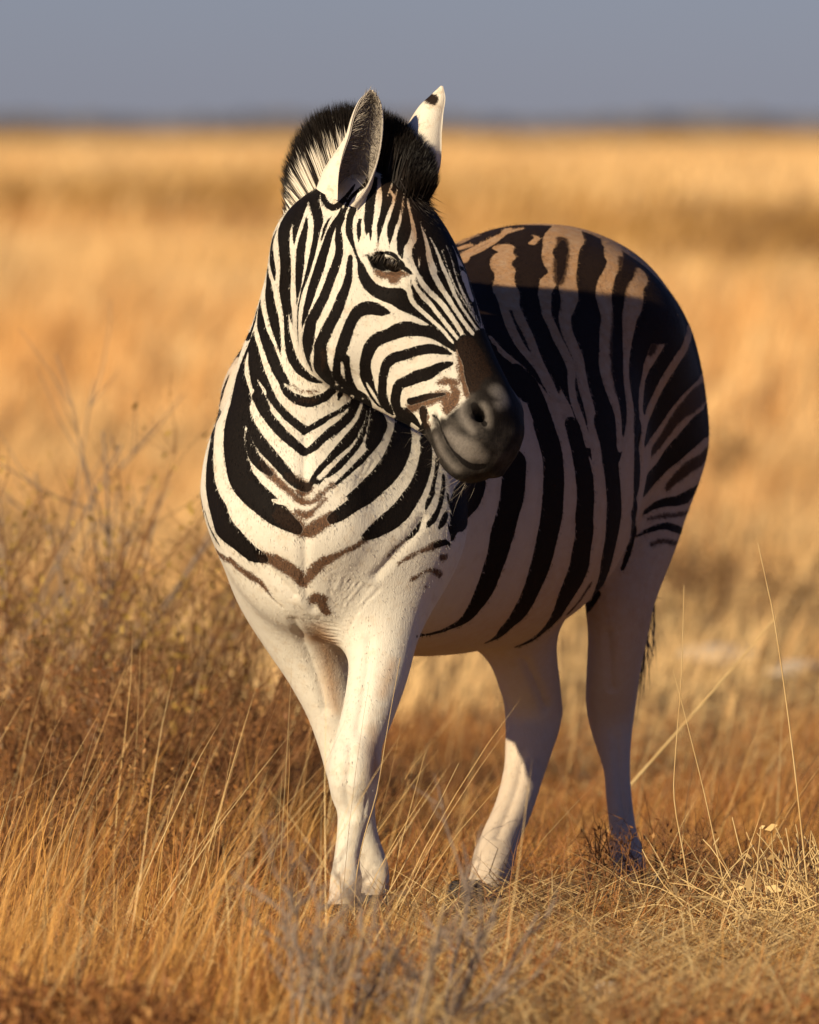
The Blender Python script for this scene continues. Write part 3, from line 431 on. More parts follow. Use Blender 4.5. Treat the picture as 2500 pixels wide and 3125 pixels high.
b- -379,291,1073,27 -382,292,1064,27 -384,292,1055,27 -385,292,1046,27 -387,291,1036,27 -385,164,1029,27 -389,164,1021,28 -392,164,1013,29 -394,130,1004,30 -395,119,996,32 -396,112,987,33 -397,106,978,34 -398,102,969,36 -399,99,960,38 -400,97,951,39 -400,94,941,41 -401,91,932,43 -401,88,923,44 -400,85,914,46 -400,82,905,48 -399,79,896,50 -397,74,887,53 -395,69,878,56 -393,63,869,59 -390,56,861,62 -387,48,852,65 -384,39,844,69 -380,30,835,73 -376,22,827,67 -372,14,820,62 -366,7,813,57 -360,-1,806,53 -353,-7,800,50 -346,-13,794,48 -339,-17,788,46 -332,-21,782,45 -326,-25,776,44 -318,-28,770,42 -311,-33,765,38 -302,-37,762,32 -294,-42,758,27
n- -294,-42,759,26 -285,-47,757,27 -276,-52,754,28 -267,-55,751,29 -258,-57,746,30 -250,-58,742,31 -242,-59,737,31 -233,-59,732,30 -226,-58,726,29 -220,-56,718,25 -214,-53,710,22 -209,-50,702,13
n- -208,-51,704,12 -204,-56,713,16 -199,-60,722,20 -194,-65,730,23 -187,-69,737,23 -180,-72,744,23 -173,-75,750,21 -164,-77,755,19 -155,-78,759,17 -147,-78,763,15 -138,-79,768,13 -129,-78,772,12 -120,-77,776,12 -112,-75,780,12 -103,-73,785,12 -96,-71,790,13 -88,-69,797,14
b- -341,38,1072,67 -343,38,1063,69 -345,37,1054,71 -347,35,1045,69 -349,32,1036,70 -350,30,1026,68 -351,28,1017,67 -352,25,1008,65 -352,23,998,64 -352,21,989,65 -352,18,980,65 -350,15,970,65 -349,12,961,66 -347,8,952,65 -345,4,943,65 -343,-1,934,66 -339,-6,925,65 -336,-12,916,62 -331,-19,908,60 -325,-26,901,59 -319,-35,894,58 -313,-43,887,56 -306,-50,881,55 -298,-58,875,54 -291,-64,869,54 -284,-69,863,53 -277,-74,857,52 -270,-77,851,50 -262,-81,845,47 -255,-83,840,43 -247,-85,834,39 -240,-87,829,35 -232,-89,824,30 -224,-90,818,25
n- -254,-83,845,37 -246,-86,840,36 -239,-88,834,35 -231,-89,828,34 -223,-90,822,31 -215,-91,815,28 -207,-92,811,25 -199,-93,813,26 -190,-94,818,28 -182,-94,824,30 -174,-95,829,29 -166,-94,835,28 -157,-94,840,27
w- -272,-74,874,6 -263,-78,872,9 -254,-81,870,9 -245,-84,867,6
b- -154,-94,837,21 -147,-93,842,25 -139,-92,847,29 -132,-90,853,32 -125,-88,859,34 -118,-84,865,36 -111,-80,871,38 -103,-75,876,40 -96,-68,881,42 -88,-59,887,45 -81,-51,893,45 -75,-45,899,46 -68,-38,905,47 -61,-30,911,48 -55,-23,918,48 -49,-15,925,49 -43,-7,932,50 -38,1,939,50 -33,9,947,51 -29,17,955,51 -25,25,964,52 -21,33,972,52 -18,41,981,53 -16,48,989,56 -15,56,999,58 -14,63,1008,61 -13,72,1017,60
w- -126,-84,877,6 -135,-88,870,6 -143,-90,863,5 -152,-92,856,5 -160,-94,849,4
b- -12,74,1019,54 -11,-134,1035,42 -9,-148,1046,33
b- -88,-70,801,17 -80,-66,806,24 -72,-62,811,30 -64,-58,816,34 -56,-53,821,36 -48,-49,826,38 -41,-45,831,40 -33,-40,836,40 -26,-36,843,40 -19,-31,849,41 -13,-26,856,40 -8,-21,863,39 -2,-16,871,38 3,-10,879,37 8,-3,886,35 13,5,894,34 17,12,902,33 21,21,911,33 24,29,919,32 27,37,928,31 30,44,937,31 32,51,946,30 33,58,955,29 34,66,965,27 34,74,974,26 34,83,983,25 31,92,992,23 28,-148,1007,27
b- -279,-20,1083,16 -274,-23,1075,16 -268,-26,1068,16 -263,-29,1061,16 -257,-32,1054,16 -250,-35,1047,16 -244,-37,1040,17 -237,-40,1034,17 -230,-42,1029,17 -223,-44,1023,17 -215,-46,1018,18 -208,-48,1012,19
b- -206,-48,1012,13 -197,-46,1016,13 -189,-44,1021,14 -181,-42,1026,13 -173,-39,1031,13 -165,-36,1037,12 -157,-33,1042,13 -148,-30,1047,13 -140,-26,1052,13 -132,-22,1057,13 -124,-18,1063,14 -117,-14,1069,15 -109,-79,1076,27 -101,-103,1082,10
b- -307,-1,1079,22 -302,-6,1071,22 -298,-10,1063,22 -293,-14,1055,22 -288,-18,1048,22 -283,-23,1041,22 -277,-26,1033,22 -271,-30,1026,22 -265,-34,1019,22 -259,-38,1013,22 -253,-42,1006,21 -246,-46,1000,21 -239,-49,994,20 -232,-53,988,20 -225,-57,983,20 -218,-60,977,20 -211,-63,972,20
b- -206,-63,971,14 -197,-62,975,16 -189,-60,980,17 -182,-56,987,17 -175,-52,994,17 -168,-48,1000,17 -161,-43,1006,18 -154,-39,1012,18 -146,-34,1018,19 -139,-30,1024,21 -132,-25,1031,23 -125,-21,1038,23 -119,-16,1045,24 -113,-12,1052,23 -107,-7,1060,23 -102,-3,1068,21 -98,-102,1079,13
b- -329,20,1067,15 -327,15,1057,17 -325,10,1048,19 -323,5,1039,20 -320,0,1030,21 -317,-5,1021,22 -313,-10,1013,24 -308,-15,1004,25 -303,-20,996,26 -298,-25,989,26 -292,-30,981,27 -286,-35,974,27 -279,-41,967,26 -273,-47,960,25 -267,-53,953,24 -260,-58,946,24 -254,-63,939,23 -248,-68,932,22 -242,-72,924,22 -236,-75,917,21 -229,-79,911,21 -221,-81,906,21 -212,-83,902,21 -203,-85,900,19
b- -198,-84,905,12 -193,-82,913,13 -188,-80,920,14 -183,-78,928,14 -179,-75,936,14 -173,-73,944,14 -167,-70,950,14 -161,-66,957,14 -155,-61,964,15 -148,-56,970,16 -142,-50,977,16 -136,-44,983,17 -129,-38,990,17 -123,-32,996,17 -117,-27,1003,17 -111,-21,1009,17 -105,-15,1017,17 -100,-10,1024,17 -96,-5,1032,17 -93,0,1041,16 -90,3,1050,15 -88,7,1059,14 -86,-102,1070,12
b- -325,-2,1007,8 -323,-5,997,13 -321,-9,987,17 -318,-13,978,20 -314,-17,969,23 -310,-22,960,24 -305,-29,952,23 -298,-36,945,22 -291,-43,938,20 -283,-50,932,16 -276,-57,926,12
n- -294,-38,947,16 -288,-45,940,17 -282,-51,933,18 -276,-57,926,18 -269,-63,920,16 -263,-68,913,14 -256,-72,907,13 -249,-76,901,12 -242,-80,895,12 -235,-83,889,12 -228,-86,883,12 -221,-88,877,12 -213,-90,872,12 -204,-91,870,12 -194,-92,871,11 -186,-91,875,11 -179,-90,881,10 -173,-88,888,9 -166,-86,894,9 -159,-84,900,9 -152,-82,906,9
n- -224,-91,852,12 -215,-92,847,14 -205,-93,844,15 -197,-94,848,13 -190,-94,856,11 -182,-93,863,9 -174,-92,870,9 -167,-90,876,9
n- -215,-85,894,22 -205,-86,896,20 -199,-86,898,18 -201,-85,902,18 -209,-83,907,17 -220,-80,913,16 -232,-76,918,16 -242,-72,924,15
b- -162,-78,923,9 -155,-75,930,13 -149,-72,936,16 -142,-67,942,17 -136,-61,949,17 -130,-55,955,17 -124,-48,962,17 -118,-42,969,18 -112,-36,976,18 -107,-29,983,19 -102,-23,991,19 -98,-17,999,17 -94,-12,1007,16 -91,-7,1016,15 -89,-2,1024,13 -86,2,1033,11
b- -180,-89,884,5 -173,-88,890,6 -165,-86,896,7 -158,-84,902,8 -150,-81,907,10 -142,-78,912,11 -135,-74,918,11 -128,-69,924,12 -121,-63,930,12 -114,-55,937,13 -107,-47,943,13 -100,-40,949,14 -92,-33,954,15 -85,-25,961,16 -79,-18,967,17 -73,-10,974,19
b- -74,16,1045,37 -69,18,1036,46 -64,19,1028,54 -63,16,1018,53 -64,11,1008,49 -67,5,999,44 -71,-2,990,36 -76,-9,982,30
b- -98,-95,1075,57 -100,-1,1063,52 -101,-4,1054,52 -102,-6,1045,52 -105,-10,1036,52 -108,-14,1028,52 -112,-18,1019,51 -116,-23,1011,50 -121,-28,1004,48 -126,-34,996,47 -131,-39,989,46 -137,-45,982,44 -142,-51,975,42 -148,-57,967,40 -153,-62,960,38 -158,-67,953,35 -163,-71,945,33 -168,-74,937,30 -173,-77,930,26 -178,-80,922,22 -183,-82,914,18
w- -113,-89,1082,8 -121,-18,1074,9 -129,-21,1069,9 -136,-25,1064,10 -145,-28,1059,12 -154,-31,1055,13 -162,-34,1052,15 -171,-36,1048,15 -180,-38,1045,16 -189,-40,1042,16 -198,-41,1040,16
w- -118,-15,1058,1 -125,-19,1051,4 -132,-23,1044,5 -139,-27,1038,6 -147,-31,1032,8 -155,-35,1027,9 -164,-39,1022,10 -172,-43,1017,12 -180,-46,1012,13 -189,-49,1007,14 -197,-51,1003,14 -206,-53,998,14
w- -92,-106,1078,4 -95,3,1066,6 -98,-1,1057,7 -101,-5,1048,8 -105,-9,1039,8 -110,-14,1031,9 -116,-19,1024,9 -122,-25,1017,10 -129,-30,1010,11 -136,-36,1003,12 -142,-41,996,13 -149,-47,990,14 -156,-52,983,17 -163,-57,977,19 -170,-62,970,21 -176,-66,963,22 -183,-69,956,23 -189,-72,949,22 -195,-74,941,22
w- -85,9,1054,1 -86,6,1045,1 -87,2,1035,2 -90,-3,1026,2 -94,-8,1018,3 -98,-14,1009,3 -102,-19,1000,3 -107,-25,992,4 -112,-32,984,5 -118,-38,977,6 -125,-45,971,7 -132,-51,965,8 -139,-58,959,8 -146,-64,952,9 -153,-69,945,9 -160,-73,939,10 -166,-76,932,11 -173,-78,925,10 -180,-81,919,9
w- -77,-108,1067,1 -78,15,1055,1 -79,12,1046,2 -80,8,1036,2 -82,4,1027,2 -84,-1,1018,2 -85,-5,1009,3 -87,-10,999,3 -90,-15,990,4 -93,-21,981,4 -95,-27,972,5 -99,-33,964,5 -104,-40,956,5 -111,-47,949,5 -117,-54,943,5 -124,-62,936,6 -131,-68,930,6 -138,-73,924,7 -145,-77,918,8 -152,-81,911,8 -159,-83,905,8 -166,-85,899,8 -174,-87,893,9
w- -33,-124,1045,13 -35,54,1032,16 -36,47,1023,16 -38,39,1014,16 -41,31,1005,16 -45,24,997,17 -48,17,988,17 -53,10,980,17 -58,2,973,17 -64,-7,966,17 -70,-15,959,16 -77,-22,953,16 -82,-30,946,16 -88,-37,939,16 -94,-44,932,16 -101,-51,926,16 -108,-59,920,17 -115,-67,914,17 -122,-73,909,17 -129,-78,903,17 -137,-82,897,17 -144,-85,892,17 -152,-87,886,17 -159,-89,881,17 -166,-91,875,17
w- 13,-148,1025,22 13,95,1009,21 13,85,1000,20 13,76,991,19 13,67,982,19 12,59,973,19 11,51,964,19 8,44,955,19 5,36,947,20 1,27,938,20 -3,19,930,20 -7,11,922,20 -12,3,915,20 -18,-5,908,20 -24,-12,901,21 -30,-19,894,21 -37,-26,888,21 -44,-32,883,21
b- 33,-187,1017,37 32,-162,1005,39 32,88,988,24 32,76,978,22 31,66,968,21 30,58,957,21 29,50,947,22
b- 55,-210,995,13 56,-205,985,16 56,-198,976,19 56,-182,967,19 56,72,950,11 55,66,941,10 54,59,932,9 53,53,923,9 51,46,915,9 49,38,906,9 47,31,897,10 45,23,888,10 42,16,880,10 38,9,872,10 35,2,863,10
b- 68,66,919,9 68,59,908,11 68,52,898,11 66,44,888,12 64,35,877,12 62,27,867,12
b- 47,26,888,11 43,16,878,10 39,7,868,9 34,0,859,7 30,-6,848,2
b- 67,44,888,10 65,37,878,11 63,29,868,11 60,21,859,11 56,14,849,12 51,7,840,14 46,1,832,14 39,-5,824,11 34,-9,816,3
b- 75,33,850,4 73,28,841,14 69,22,832,17 64,15,824,14 59,10,816,7
b- 76,52,882,8 78,48,871,9 80,46,860,8 83,44,850,5
b- 77,29,823,3 80,32,814,8 83,35,805,8 84,38,796,3
b- 26,-10,840,2 24,-13,831,4 21,-16,822,7 16,-19,814,10 10,-22,806,10 3,-25,800,9 -4,-28,794,7
n- 0,-27,798,8 -7,-29,792,8 -14,-32,787,7 -21,-34,781,6 -28,-35,775,6 -34,-37,768,5 -42,-38,763,3
b- 81,36,781,6 73,25,787,12 62,14,785,15 52,6,782,14
n- 58,11,784,16 49,4,780,16 40,-2,776,16 30,-8,773,12 21,-13,770,10 12,-17,766,8 3,-20,761,8 -5,-22,756,7 -14,-24,751,5 -22,-26,745,4
n- 72,33,757,13 64,24,756,13
n- 62,41,721,13 54,26,728,11 44,14,732,8 33,7,730,7 24,2,725,8 15,-2,720,8 6,-5,715,8
n- 31,19,697,7 31,19,697,7
b- -410,127,845,7 -407,123,835,8 -405,122,825,10 -401,116,815,11 -396,96,806,11 -391,72,798,11 -386,55,789,9 -380,45,781,5
n- -391,162,773,10 -387,162,764,13 -378,64,760,16 -369,43,755,13 -360,30,749,10
n- -357,24,751,15 -350,19,745,16 -343,16,738,18 -336,12,732,19 -328,7,727,20 -320,2,722,21 -312,-3,717,19 -304,-7,712,16 -296,-9,706,13 -290,-11,699,8 -284,-11,692,6 -279,-10,684,5 -273,-8,676,4
n- -194,-34,671,21 -184,-37,677,26 -177,-36,675,24 -174,-28,664,19 -169,-20,655,18 -164,-12,646,16
bh -174,-52,1494,7 -173,-67,1484,12 -171,-78,1475,14 -167,-89,1467,14 -161,-101,1460,13 -152,-116,1456,14 -144,-126,1459,18 -136,-133,1465,19 -130,-137,1472,17 -125,-138,1479,12 -120,-137,1487,10 -114,-134,1494,8 -109,-129,1502,5
bh -80,-121,1515,12 -85,-132,1506,11 -91,-139,1499,10 -99,-142,1493,9 -106,-143,1487,9 -113,-145,1480,9 -119,-146,1473,9 -123,-147,1464,10 -127,-148,1456,11 -131,-148,1447,13 -134,-148,1438,15
bh -134,-150,1434,17 -138,-150,1425,17 -141,-150,1416,16 -141,-154,1407,18 -141,-158,1398,21 -140,-162,1389,22 -139,-165,1379,21 -139,-167,1370,22 -141,-168,1361,22 -143,-167,1352,23 -146,-165,1343,23 -149,-163,1334,24 -153,-161,1325,24 -156,-160,1317,24 -159,-160,1308,23 -162,-160,1299,23 -166,-160,1290,23 -169,-161,1282,24 -173,-160,1273,23 -178,-160,1265,24 -182,-158,1257,24 -186,-156,1248,25 -191,-152,1240,24 -195,-147,1232,27 -197,-143,1223,31 -199,-138,1213,34 -200,-133,1204,37 -202,-127,1195,39 -204,-119,1185,42 -205,-111,1176,38 -205,-104,1166,34 -203,-99,1157,28 -200,-92,1148,21 -197,-84,1139,13 -194,-68,1130,4
bh -134,-140,1456,5 -137,-140,1448,9 -141,-140,1439,13 -145,-138,1431,17 -150,-135,1423,20 -154,-134,1415,23 -158,-133,1406,25 -161,-133,1397,27 -164,-134,1389,28 -166,-134,1380,29 -169,-134,1371,31 -172,-133,1362,30 -175,-133,1353,32 -177,-132,1344,32 -180,-131,1335,32 -183,-131,1327,32 -186,-131,1318,32 -189,-132,1309,31 -192,-133,1300,30 -195,-135,1291,28 -197,-137,1283,28 -200,-138,1274,26 -202,-138,1265,23 -205,-136,1256,22 -207,-134,1247,18 -210,-130,1238,14 -212,-124,1229,10 -214,-116,1219,3
bh -117,-184,1359,10 -118,-184,1350,12 -119,-185,1341,14 -120,-185,1332,15 -120,-185,1323,16 -122,-184,1314,19 -124,-182,1305,19 -127,-180,1296,20 -130,-178,1288,21 -134,-177,1279,22 -137,-176,1271,22 -140,-176,1262,23 -143,-175,1254,23 -147,-173,1245,23 -151,-171,1237,23 -156,-169,1229,23 -160,-167,1221,24 -164,-164,1213,25 -168,-161,1204,26 -172,-158,1196,26 -176,-154,1187,28 -178,-150,1179,31 -179,-148,1169,32 -178,-145,1160,34 -177,-140,1151,38 -176,-134,1142,42 -174,-125,1133,48 -171,-115,1124,51 -166,-104,1116,42 -161,-93,1108,30 -154,-85,1102,7
nh -172,-154,1172,9 -171,-152,1163,8 -171,-147,1153,8 -172,-139,1143,7 -173,-127,1133,6
bh -38,-208,1249,4 -47,-205,1251,14 -56,-201,1253,22 -65,-198,1256,26 -74,-194,1258,27 -83,-191,1258,28 -92,-189,1256,27 -101,-186,1252,25 -107,-183,1245,24 -112,-180,1237,23 -116,-178,1229,23 -120,-176,1220,23 -123,-174,1211,23 -126,-172,1202,24 -129,-171,1193,24 -132,-169,1184,24 -135,-168,1176,24 -137,-165,1167,23 -140,-162,1158,21
bh -145,-160,1154,15 -145,-154,1145,15 -145,-147,1135,16 -144,-137,1125,19 -140,-126,1116,22 -134,-117,1108,25 -127,-110,1101,21 -119,-106,1095,14 -110,-105,1090,6
bh -125,-164,1158,15 -125,-159,1148,14 -124,-153,1138,13 -123,-145,1128,13 -121,-135,1118,15 -117,-125,1108,16 -112,-116,1100,16 -106,-111,1092,13 -98,-109,1086,3
bh 89,-207,1176,9 83,-207,1183,14 77,-206,1190,20 70,-206,1197,25 63,-206,1202,25 54,-206,1206,25 46,-207,1209,24 37,-209,1212,24 28,-210,1213,23 19,-211,1214,23 10,-212,1216,27 1,-212,1217,30 -8,-210,1217,31 -17,-207,1215,31 -26,-202,1212,30 -34,-197,1208,28 -43,-193,1204,26 -51,-190,1201,26 -60,-187,1198,27 -68,-183,1193,27 -74,-178,1186,26 -79,-174,1178,26 -82,-171,1170,25 -85,-167,1161,23 -87,-163,1152,23 -88,-158,1143,23 -87,-153,1133,24 -86,-147,1124,27 -84,-142,1115,30 -81,-138,1106,27 -78,-134,1098,24 -74,-131,1089,23 -71,-127,1081,21 -66,-124,1073,18 -61,-121,1065,14 -54,-120,1059,5
wh -86,-138,1110,2 -81,-134,1101,6 -76,-132,1092,8 -70,-129,1083,8 -65,-126,1074,6 -59,-123,1065,3
bh 84,-209,1166,4 76,-209,1170,9 67,-209,1173,15 58,-210,1176,17 49,-211,1177,19 40,-212,1178,20 31,-212,1177,20 21,-211,1175,20 12,-207,1173,20 4,-202,1170,20 -5,-197,1167,21 -14,-193,1164,21 -23,-190,1162,21 -32,-186,1159,22 -40,-181,1153,21 -46,-175,1146,20 -49,-170,1137,20 -51,-165,1128,19 -53,-160,1119,19 -53,-156,1109,19 -54,-151,1100,20 -54,-145,1090,21 -53,-140,1081,24 -51,-135,1072,24 -47,-131,1063,25 -42,-127,1055,23 -36,-125,1048,12
bh 83,-210,1149,9 74,-211,1146,13 65,-212,1144,16 56,-211,1140,20 48,-210,1135,22 41,-207,1131,25 32,-203,1127,26 23,-200,1125,26 14,-196,1122,26 6,-191,1118,25 -3,-185,1114,23 -11,-180,1111,22 -20,-174,1106,21 -24,-168,1099,22 -26,-162,1089,21 -28,-157,1080,22 -28,-151,1071,23 -26,-146,1061,24 -23,-142,1053,24 -19,-138,1044,23 -14,-133,1036,9
nh 57,-207,1110,9 66,-209,1112,12 75,-211,1113,15 84,-213,1112,14 93,-215,1110,12
bh 69,-211,1088,7 59,-209,1087,9 49,-205,1085,11 40,-200,1084,13 30,-193,1081,14 20,-186,1078,15 11,-179,1075,15 1,-172,1072,16
nh 72,-212,1086,18 63,-210,1085,20 53,-207,1083,21 44,-203,1080,22 36,-197,1076,22 27,-190,1071,22 19,-182,1067,21 10,-173,1062,19 1,-164,1058,19
bh -6,-157,1055,13 0,-156,1048,19 5,-155,1040,25 12,-156,1033,25 18,-158,1026,20
nh 27,-190,1056,20 28,-192,1042,30
nh 36,-199,1026,15 33,-190,1020,17
nh 93,-211,1143,4 97,-212,1135,5 99,-214,1126,5 98,-215,1117,6 96,-215,1108,6
bh -98,-155,1472,3 -104,-156,1465,12 -110,-157,1458,15 -114,-159,1449,17 -117,-161,1441,17 -119,-164,1432,16 -120,-167,1422,16 -120,-170,1413,16 -119,-174,1404,15 -116,-177,1395,12 -113,-180,1386,9 -110,-183,1378,7 -107,-186,1369,6 -104,-188,1360,6 -100,-190,1351,8 -97,-192,1343,13 -94,-193,1334,16 -91,-194,1325,19
bh -96,-192,1337,16 -93,-193,1328,19 -90,-194,1320,22 -85,-195,1311,24 -80,-196,1304,25 -73,-197,1297,25 -66,-199,1292,26 -57,-203,1288,27 -48,-208,1285,29 -39,-212,1283,31 -30,-215,1281,35 -21,-216,1279,40 -13,-216,1274,40 -5,-214,1269,39 2,-212,1264,34 10,-210,1258,29 17,-208,1252,25 24,-207,1246,21 31,-207,1240,17 38,-206,1234,14 45,-206,1228,11 52,-206,1221,10 59,-206,1215,9 66,-205,1209,11 72,-205,1202,12
bh -98,-172,1433,7 -100,-175,1422,9 -100,-179,1411,10 -100,-182,1400,8 -101,-184,1389,2
bh -67,-116,1516,8 -68,-133,1507,9 -70,-143,1498,12 -73,-150,1489,16 -75,-156,1479,17 -77,-161,1470,20 -79,-166,1461,20 -79,-170,1452,20 -80,-174,1442,20 -81,-178,1433,20 -81,-183,1423,18 -82,-187,1414,16
bh -85,-186,1411,7 -85,-190,1401,2
bh -77,-191,1411,7 -77,-195,1401,6 -77,-198,1392,2
bh -50,-116,1513,16 -49,-134,1504,15 -48,-145,1495,16 -46,-153,1485,18 -44,-160,1476,21 -45,-167,1467,20 -48,-172,1458,18 -50,-177,1449,16 -53,-183,1440,14 -55,-189,1431,15 -58,-195,1423,15 -59,-200,1413,12 -61,-205,1404,8 -62,-207,1395,5 -62,-209,1386,2
nh -63,-208,1384,2 -66,-207,1372,2
bh -34,-97,1513,51 -29,-123,1504,49 -25,-136,1496,33 -22,-147,1487,23 -21,-156,1477,15 -21,-164,1468,15 -23,-170,1458,16 -25,-178,1449,18 -28,-186,1440,19 -31,-195,1431,20 -35,-203,1422,18 -37,-209,1413,15 -38,-214,1403,12 -39,-217,1394,8 -39,-218,1384,2
wh -31,-104,1511,2 -36,-134,1500,4 -40,-149,1489,4 -43,-159,1479,2
wh -24,-141,1492,2 -27,-153,1483,2 -30,-161,1473,3 -33,-168,1464,4 -36,-175,1454,5 -39,-182,1445,6 -42,-190,1435,7
bh -9,-118,1498,20 -8,-136,1489,14 -6,-148,1479,13 -7,-157,1470,12 -7,-165,1460,13 -7,-172,1450,16 -6,-180,1441,20 -7,-190,1431,22 -7,-199,1422,24 -9,-206,1412,26 -11,-212,1403,26 -14,-216,1394,24 -17,-219,1385,17 -18,-221,1376,14 -17,-223,1366,11 -14,-227,1357,3
wh -11,-140,1487,1 -12,-152,1477,2 -13,-161,1468,3 -14,-169,1458,3 -16,-177,1448,4 -18,-187,1438,5 -20,-197,1428,6 -24,-206,1419,8
bh 3,-140,1480,15 5,-148,1471,17 8,-155,1462,18 10,-161,1453,22 13,-167,1444,23 17,-173,1435,26 19,-179,1426,27 21,-184,1417,26 22,-190,1408,25 22,-195,1398,24 22,-200,1389,26 21,-205,1380,30 19,-210,1371,31 19,-214,1361,31 21,-216,1352,33 24,-217,1343,32 27,-218,1335,29 32,-218,1326,27 37,-217,1319,24 42,-213,1311,23 48,-210,1303,21
bh 46,-210,1303,23 51,-207,1295,21 57,-204,1287,19 62,-202,1279,18 67,-202,1271,17 73,-201,1263,17 78,-201,1255,16 84,-201,1248,15 90,-200,1240,15 95,-200,1232,15 101,-199,1224,15 106,-199,1216,14 112,-199,1209,12 118,-198,1201,10 124,-198,1193,7
bh 11,-99,1490,51 18,-99,1485,53 22,-113,1477,55 27,-121,1469,57 31,-128,1461,60 36,-134,1453,64 40,-140,1445,70 44,-146,1437,72 47,-153,1428,67 49,-159,1419,66 53,-163,1411,72 57,-166,1402,72 61,-168,1394,79 64,-170,1386,78 68,-172,1377,77 71,-175,1368,73 73,-177,1359,69 76,-180,1350,65 78,-181,1342,63 81,-183,1333,61 84,-184,1324,58 88,-184,1316,52 91,-185,1307,51
bh 91,-185,1307,51 95,-185,1299,46 99,-185,1290,45 103,-185,1282,41 107,-184,1274,41 111,-184,1266,38 116,-183,1258,38 121,-181,1250,39 125,-181,1242,38 130,-179,1234,35 135,-176,1226,40 141,-172,1219,41 146,-168,1211,40 151,-165,1203,37 155,-162,1195,35 160,-158,1187,32 169,462,1168,23
wh -3,-150,1475,2 -3,-158,1466,4 -1,-164,1457,5 1,-170,1448,5 3,-177,1440,6 5,-184,1431,7 7,-191,1422,9 9,-197,1413,10 9,-201,1404,11 9,-206,1395,12 4,-212,1387,12 -1,-217,1379,14 -4,-220,1371,15 -3,-223,1362,16 0,-225,1353,15 4,-226,1345,14 8,-227,1337,12 13,-227,1329,10 17,-226,1321,10 22,-224,1313,10 27,-221,1305,10 33,-217,1298,10 39,-212,1291,10
wh 12,-227,1330,10 16,-226,1322,10 21,-225,1314,10 26,-222,1306,10 31,-218,1299,10 38,-213,1292,10 44,-209,1286,10 51,-205,1280,10 58,-203,1273,10 64,-203,1267,10 70,-202,1259,10 75,-202,1252,10 81,-202,1244,10 86,-201,1236,9 91,-201,1229,9 96,-201,1221,9 101,-201,1213,9 105,-201,1205,8 110,-202,1197,6
wh 21,-175,1429,1 24,-180,1420,2 26,-184,1412,4 29,-187,1403,6 32,-190,1394,8 34,-193,1386,9 36,-196,1377,10 38,-198,1368,11 40,-201,1359,12 41,-204,1350,13 43,-206,1341,14 46,-208,1332,14 49,-208,1324,14 53,-206,1316,13 57,-204,1308,12 62,-201,1300,11 67,-200,1292,10
wh 58,-203,1306,12 63,-201,1298,11 68,-199,1290,10 74,-199,1282,10 79,-198,1274,10 84,-198,1266,9 89,-198,1258,9 95,-197,1250,9 100,-197,1242,9 105,-196,1234,8 111,-195,1226,8 117,-195,1218,9 123,-194,1211,9 129,-192,1204,9 135,-191,1196,9 142,-190,1189,10 147,-189,1181,6
wh 40,-181,1399,2 45,-183,1390,3 49,-184,1382,4 53,-186,1373,5 57,-187,1364,6 60,-188,1355,7 63,-190,1346,8 67,-191,1337,9 71,-191,1329,9 75,-191,1320,8 79,-191,1311,8 83,-191,1303,7 87,-191,1294,7
wh 79,-192,1309,8 83,-192,1301,7 86,-192,1292,7 90,-192,1284,7 95,-192,1276,7 99,-191,1268,7 103,-191,1260,6 108,-190,1253,6 114,-189,1245,6 119,-188,1237,6 124,-186,1230,6 129,-185,1223,6 135,-182,1215,6 140,-180,1208,5 146,-177,1201,5 151,-175,1193,4 156,-172,1185,3 162,-167,1178,1
wh 64,-178,1372,2 67,-180,1363,2 70,-182,1354,2 73,-183,1345,2 76,-185,1337,2 79,-186,1328,3 83,-187,1319,3 86,-187,1310,3 90,-187,1301,3 94,-187,1293,3 99,-187,1285,3 104,-186,1277,3 109,-185,1269,3 114,-183,1261,3 119,-182,1253,3 124,-180,1245,3 129,-178,1237,3 134,-176,1229,3 139,-173,1221,3 145,-169,1213,3 150,-164,1205,2 156,-155,1197,2
wh 73,-164,1381,2 76,-166,1372,2 80,-168,1364,2 83,-170,1355,3 86,-172,1346,3 88,-175,1337,3 90,-177,1328,3 93,-179,1319,3 96,-180,1311,3 99,-180,1302,4 103,-181,1293,4 106,-181,1285,4 110,-180,1276,4 115,-180,1268,4 119,-178,1260,3 124,-176,1252,3 129,-174,1244,3 134,-171,1236,3 139,-168,1228,3 144,-163,1220,3 149,-157,1213,2 158,485,1194,2
wh 87,-140,1381,2 90,-143,1372,2 93,-146,1364,2 96,-150,1355,3 98,-155,1346,3 100,-159,1337,3 102,-163,1328,2 104,-166,1319,2 106,-168,1310,2
wh 95,-179,1313,3 100,-179,1304,3 104,-179,1295,3 108,-178,1286,3 113,-177,1277,3 118,-176,1269,3 123,-174,1260,3 128,-171,1251,2 133,-168,1243,2
wh 18,-215,1358,2 19,-218,1348,4 20,-222,1338,2
bh 13,-227,1319,2 16,-226,1309,5 20,-223,1301,6 26,-219,1293,7 32,-213,1286,8 38,-209,1279,8 44,-206,1271,8 51,-205,1264,8 57,-204,1256,9 63,-204,1249,9 69,-204,1242,9 75,-204,1234,9 80,-203,1226,9 85,-203,1218,9 91,-203,1210,8 96,-203,1203,8 102,-204,1195,8 108,-204,1188,6
bh 3,-228,1316,3 4,-227,1306,5 7,-224,1298,8 11,-220,1289,10 15,-216,1280,11 20,-212,1273,11 27,-209,1266,11 33,-207,1259,11 39,-206,1252,11 45,-205,1245,11 51,-205,1238,10 58,-205,1231,10 64,-205,1224,9 70,-205,1217,9 76,-205,1210,8 82,-205,1203,8 87,-205,1195,7 92,-206,1188,6
nh -68,-202,1333,7 -59,-204,1328,12 -51,-209,1324,16 -41,-212,1322,16 -31,-215,1323,35 -22,-209,1326,32 -13,-226,1327,12 -3,-228,1325,7
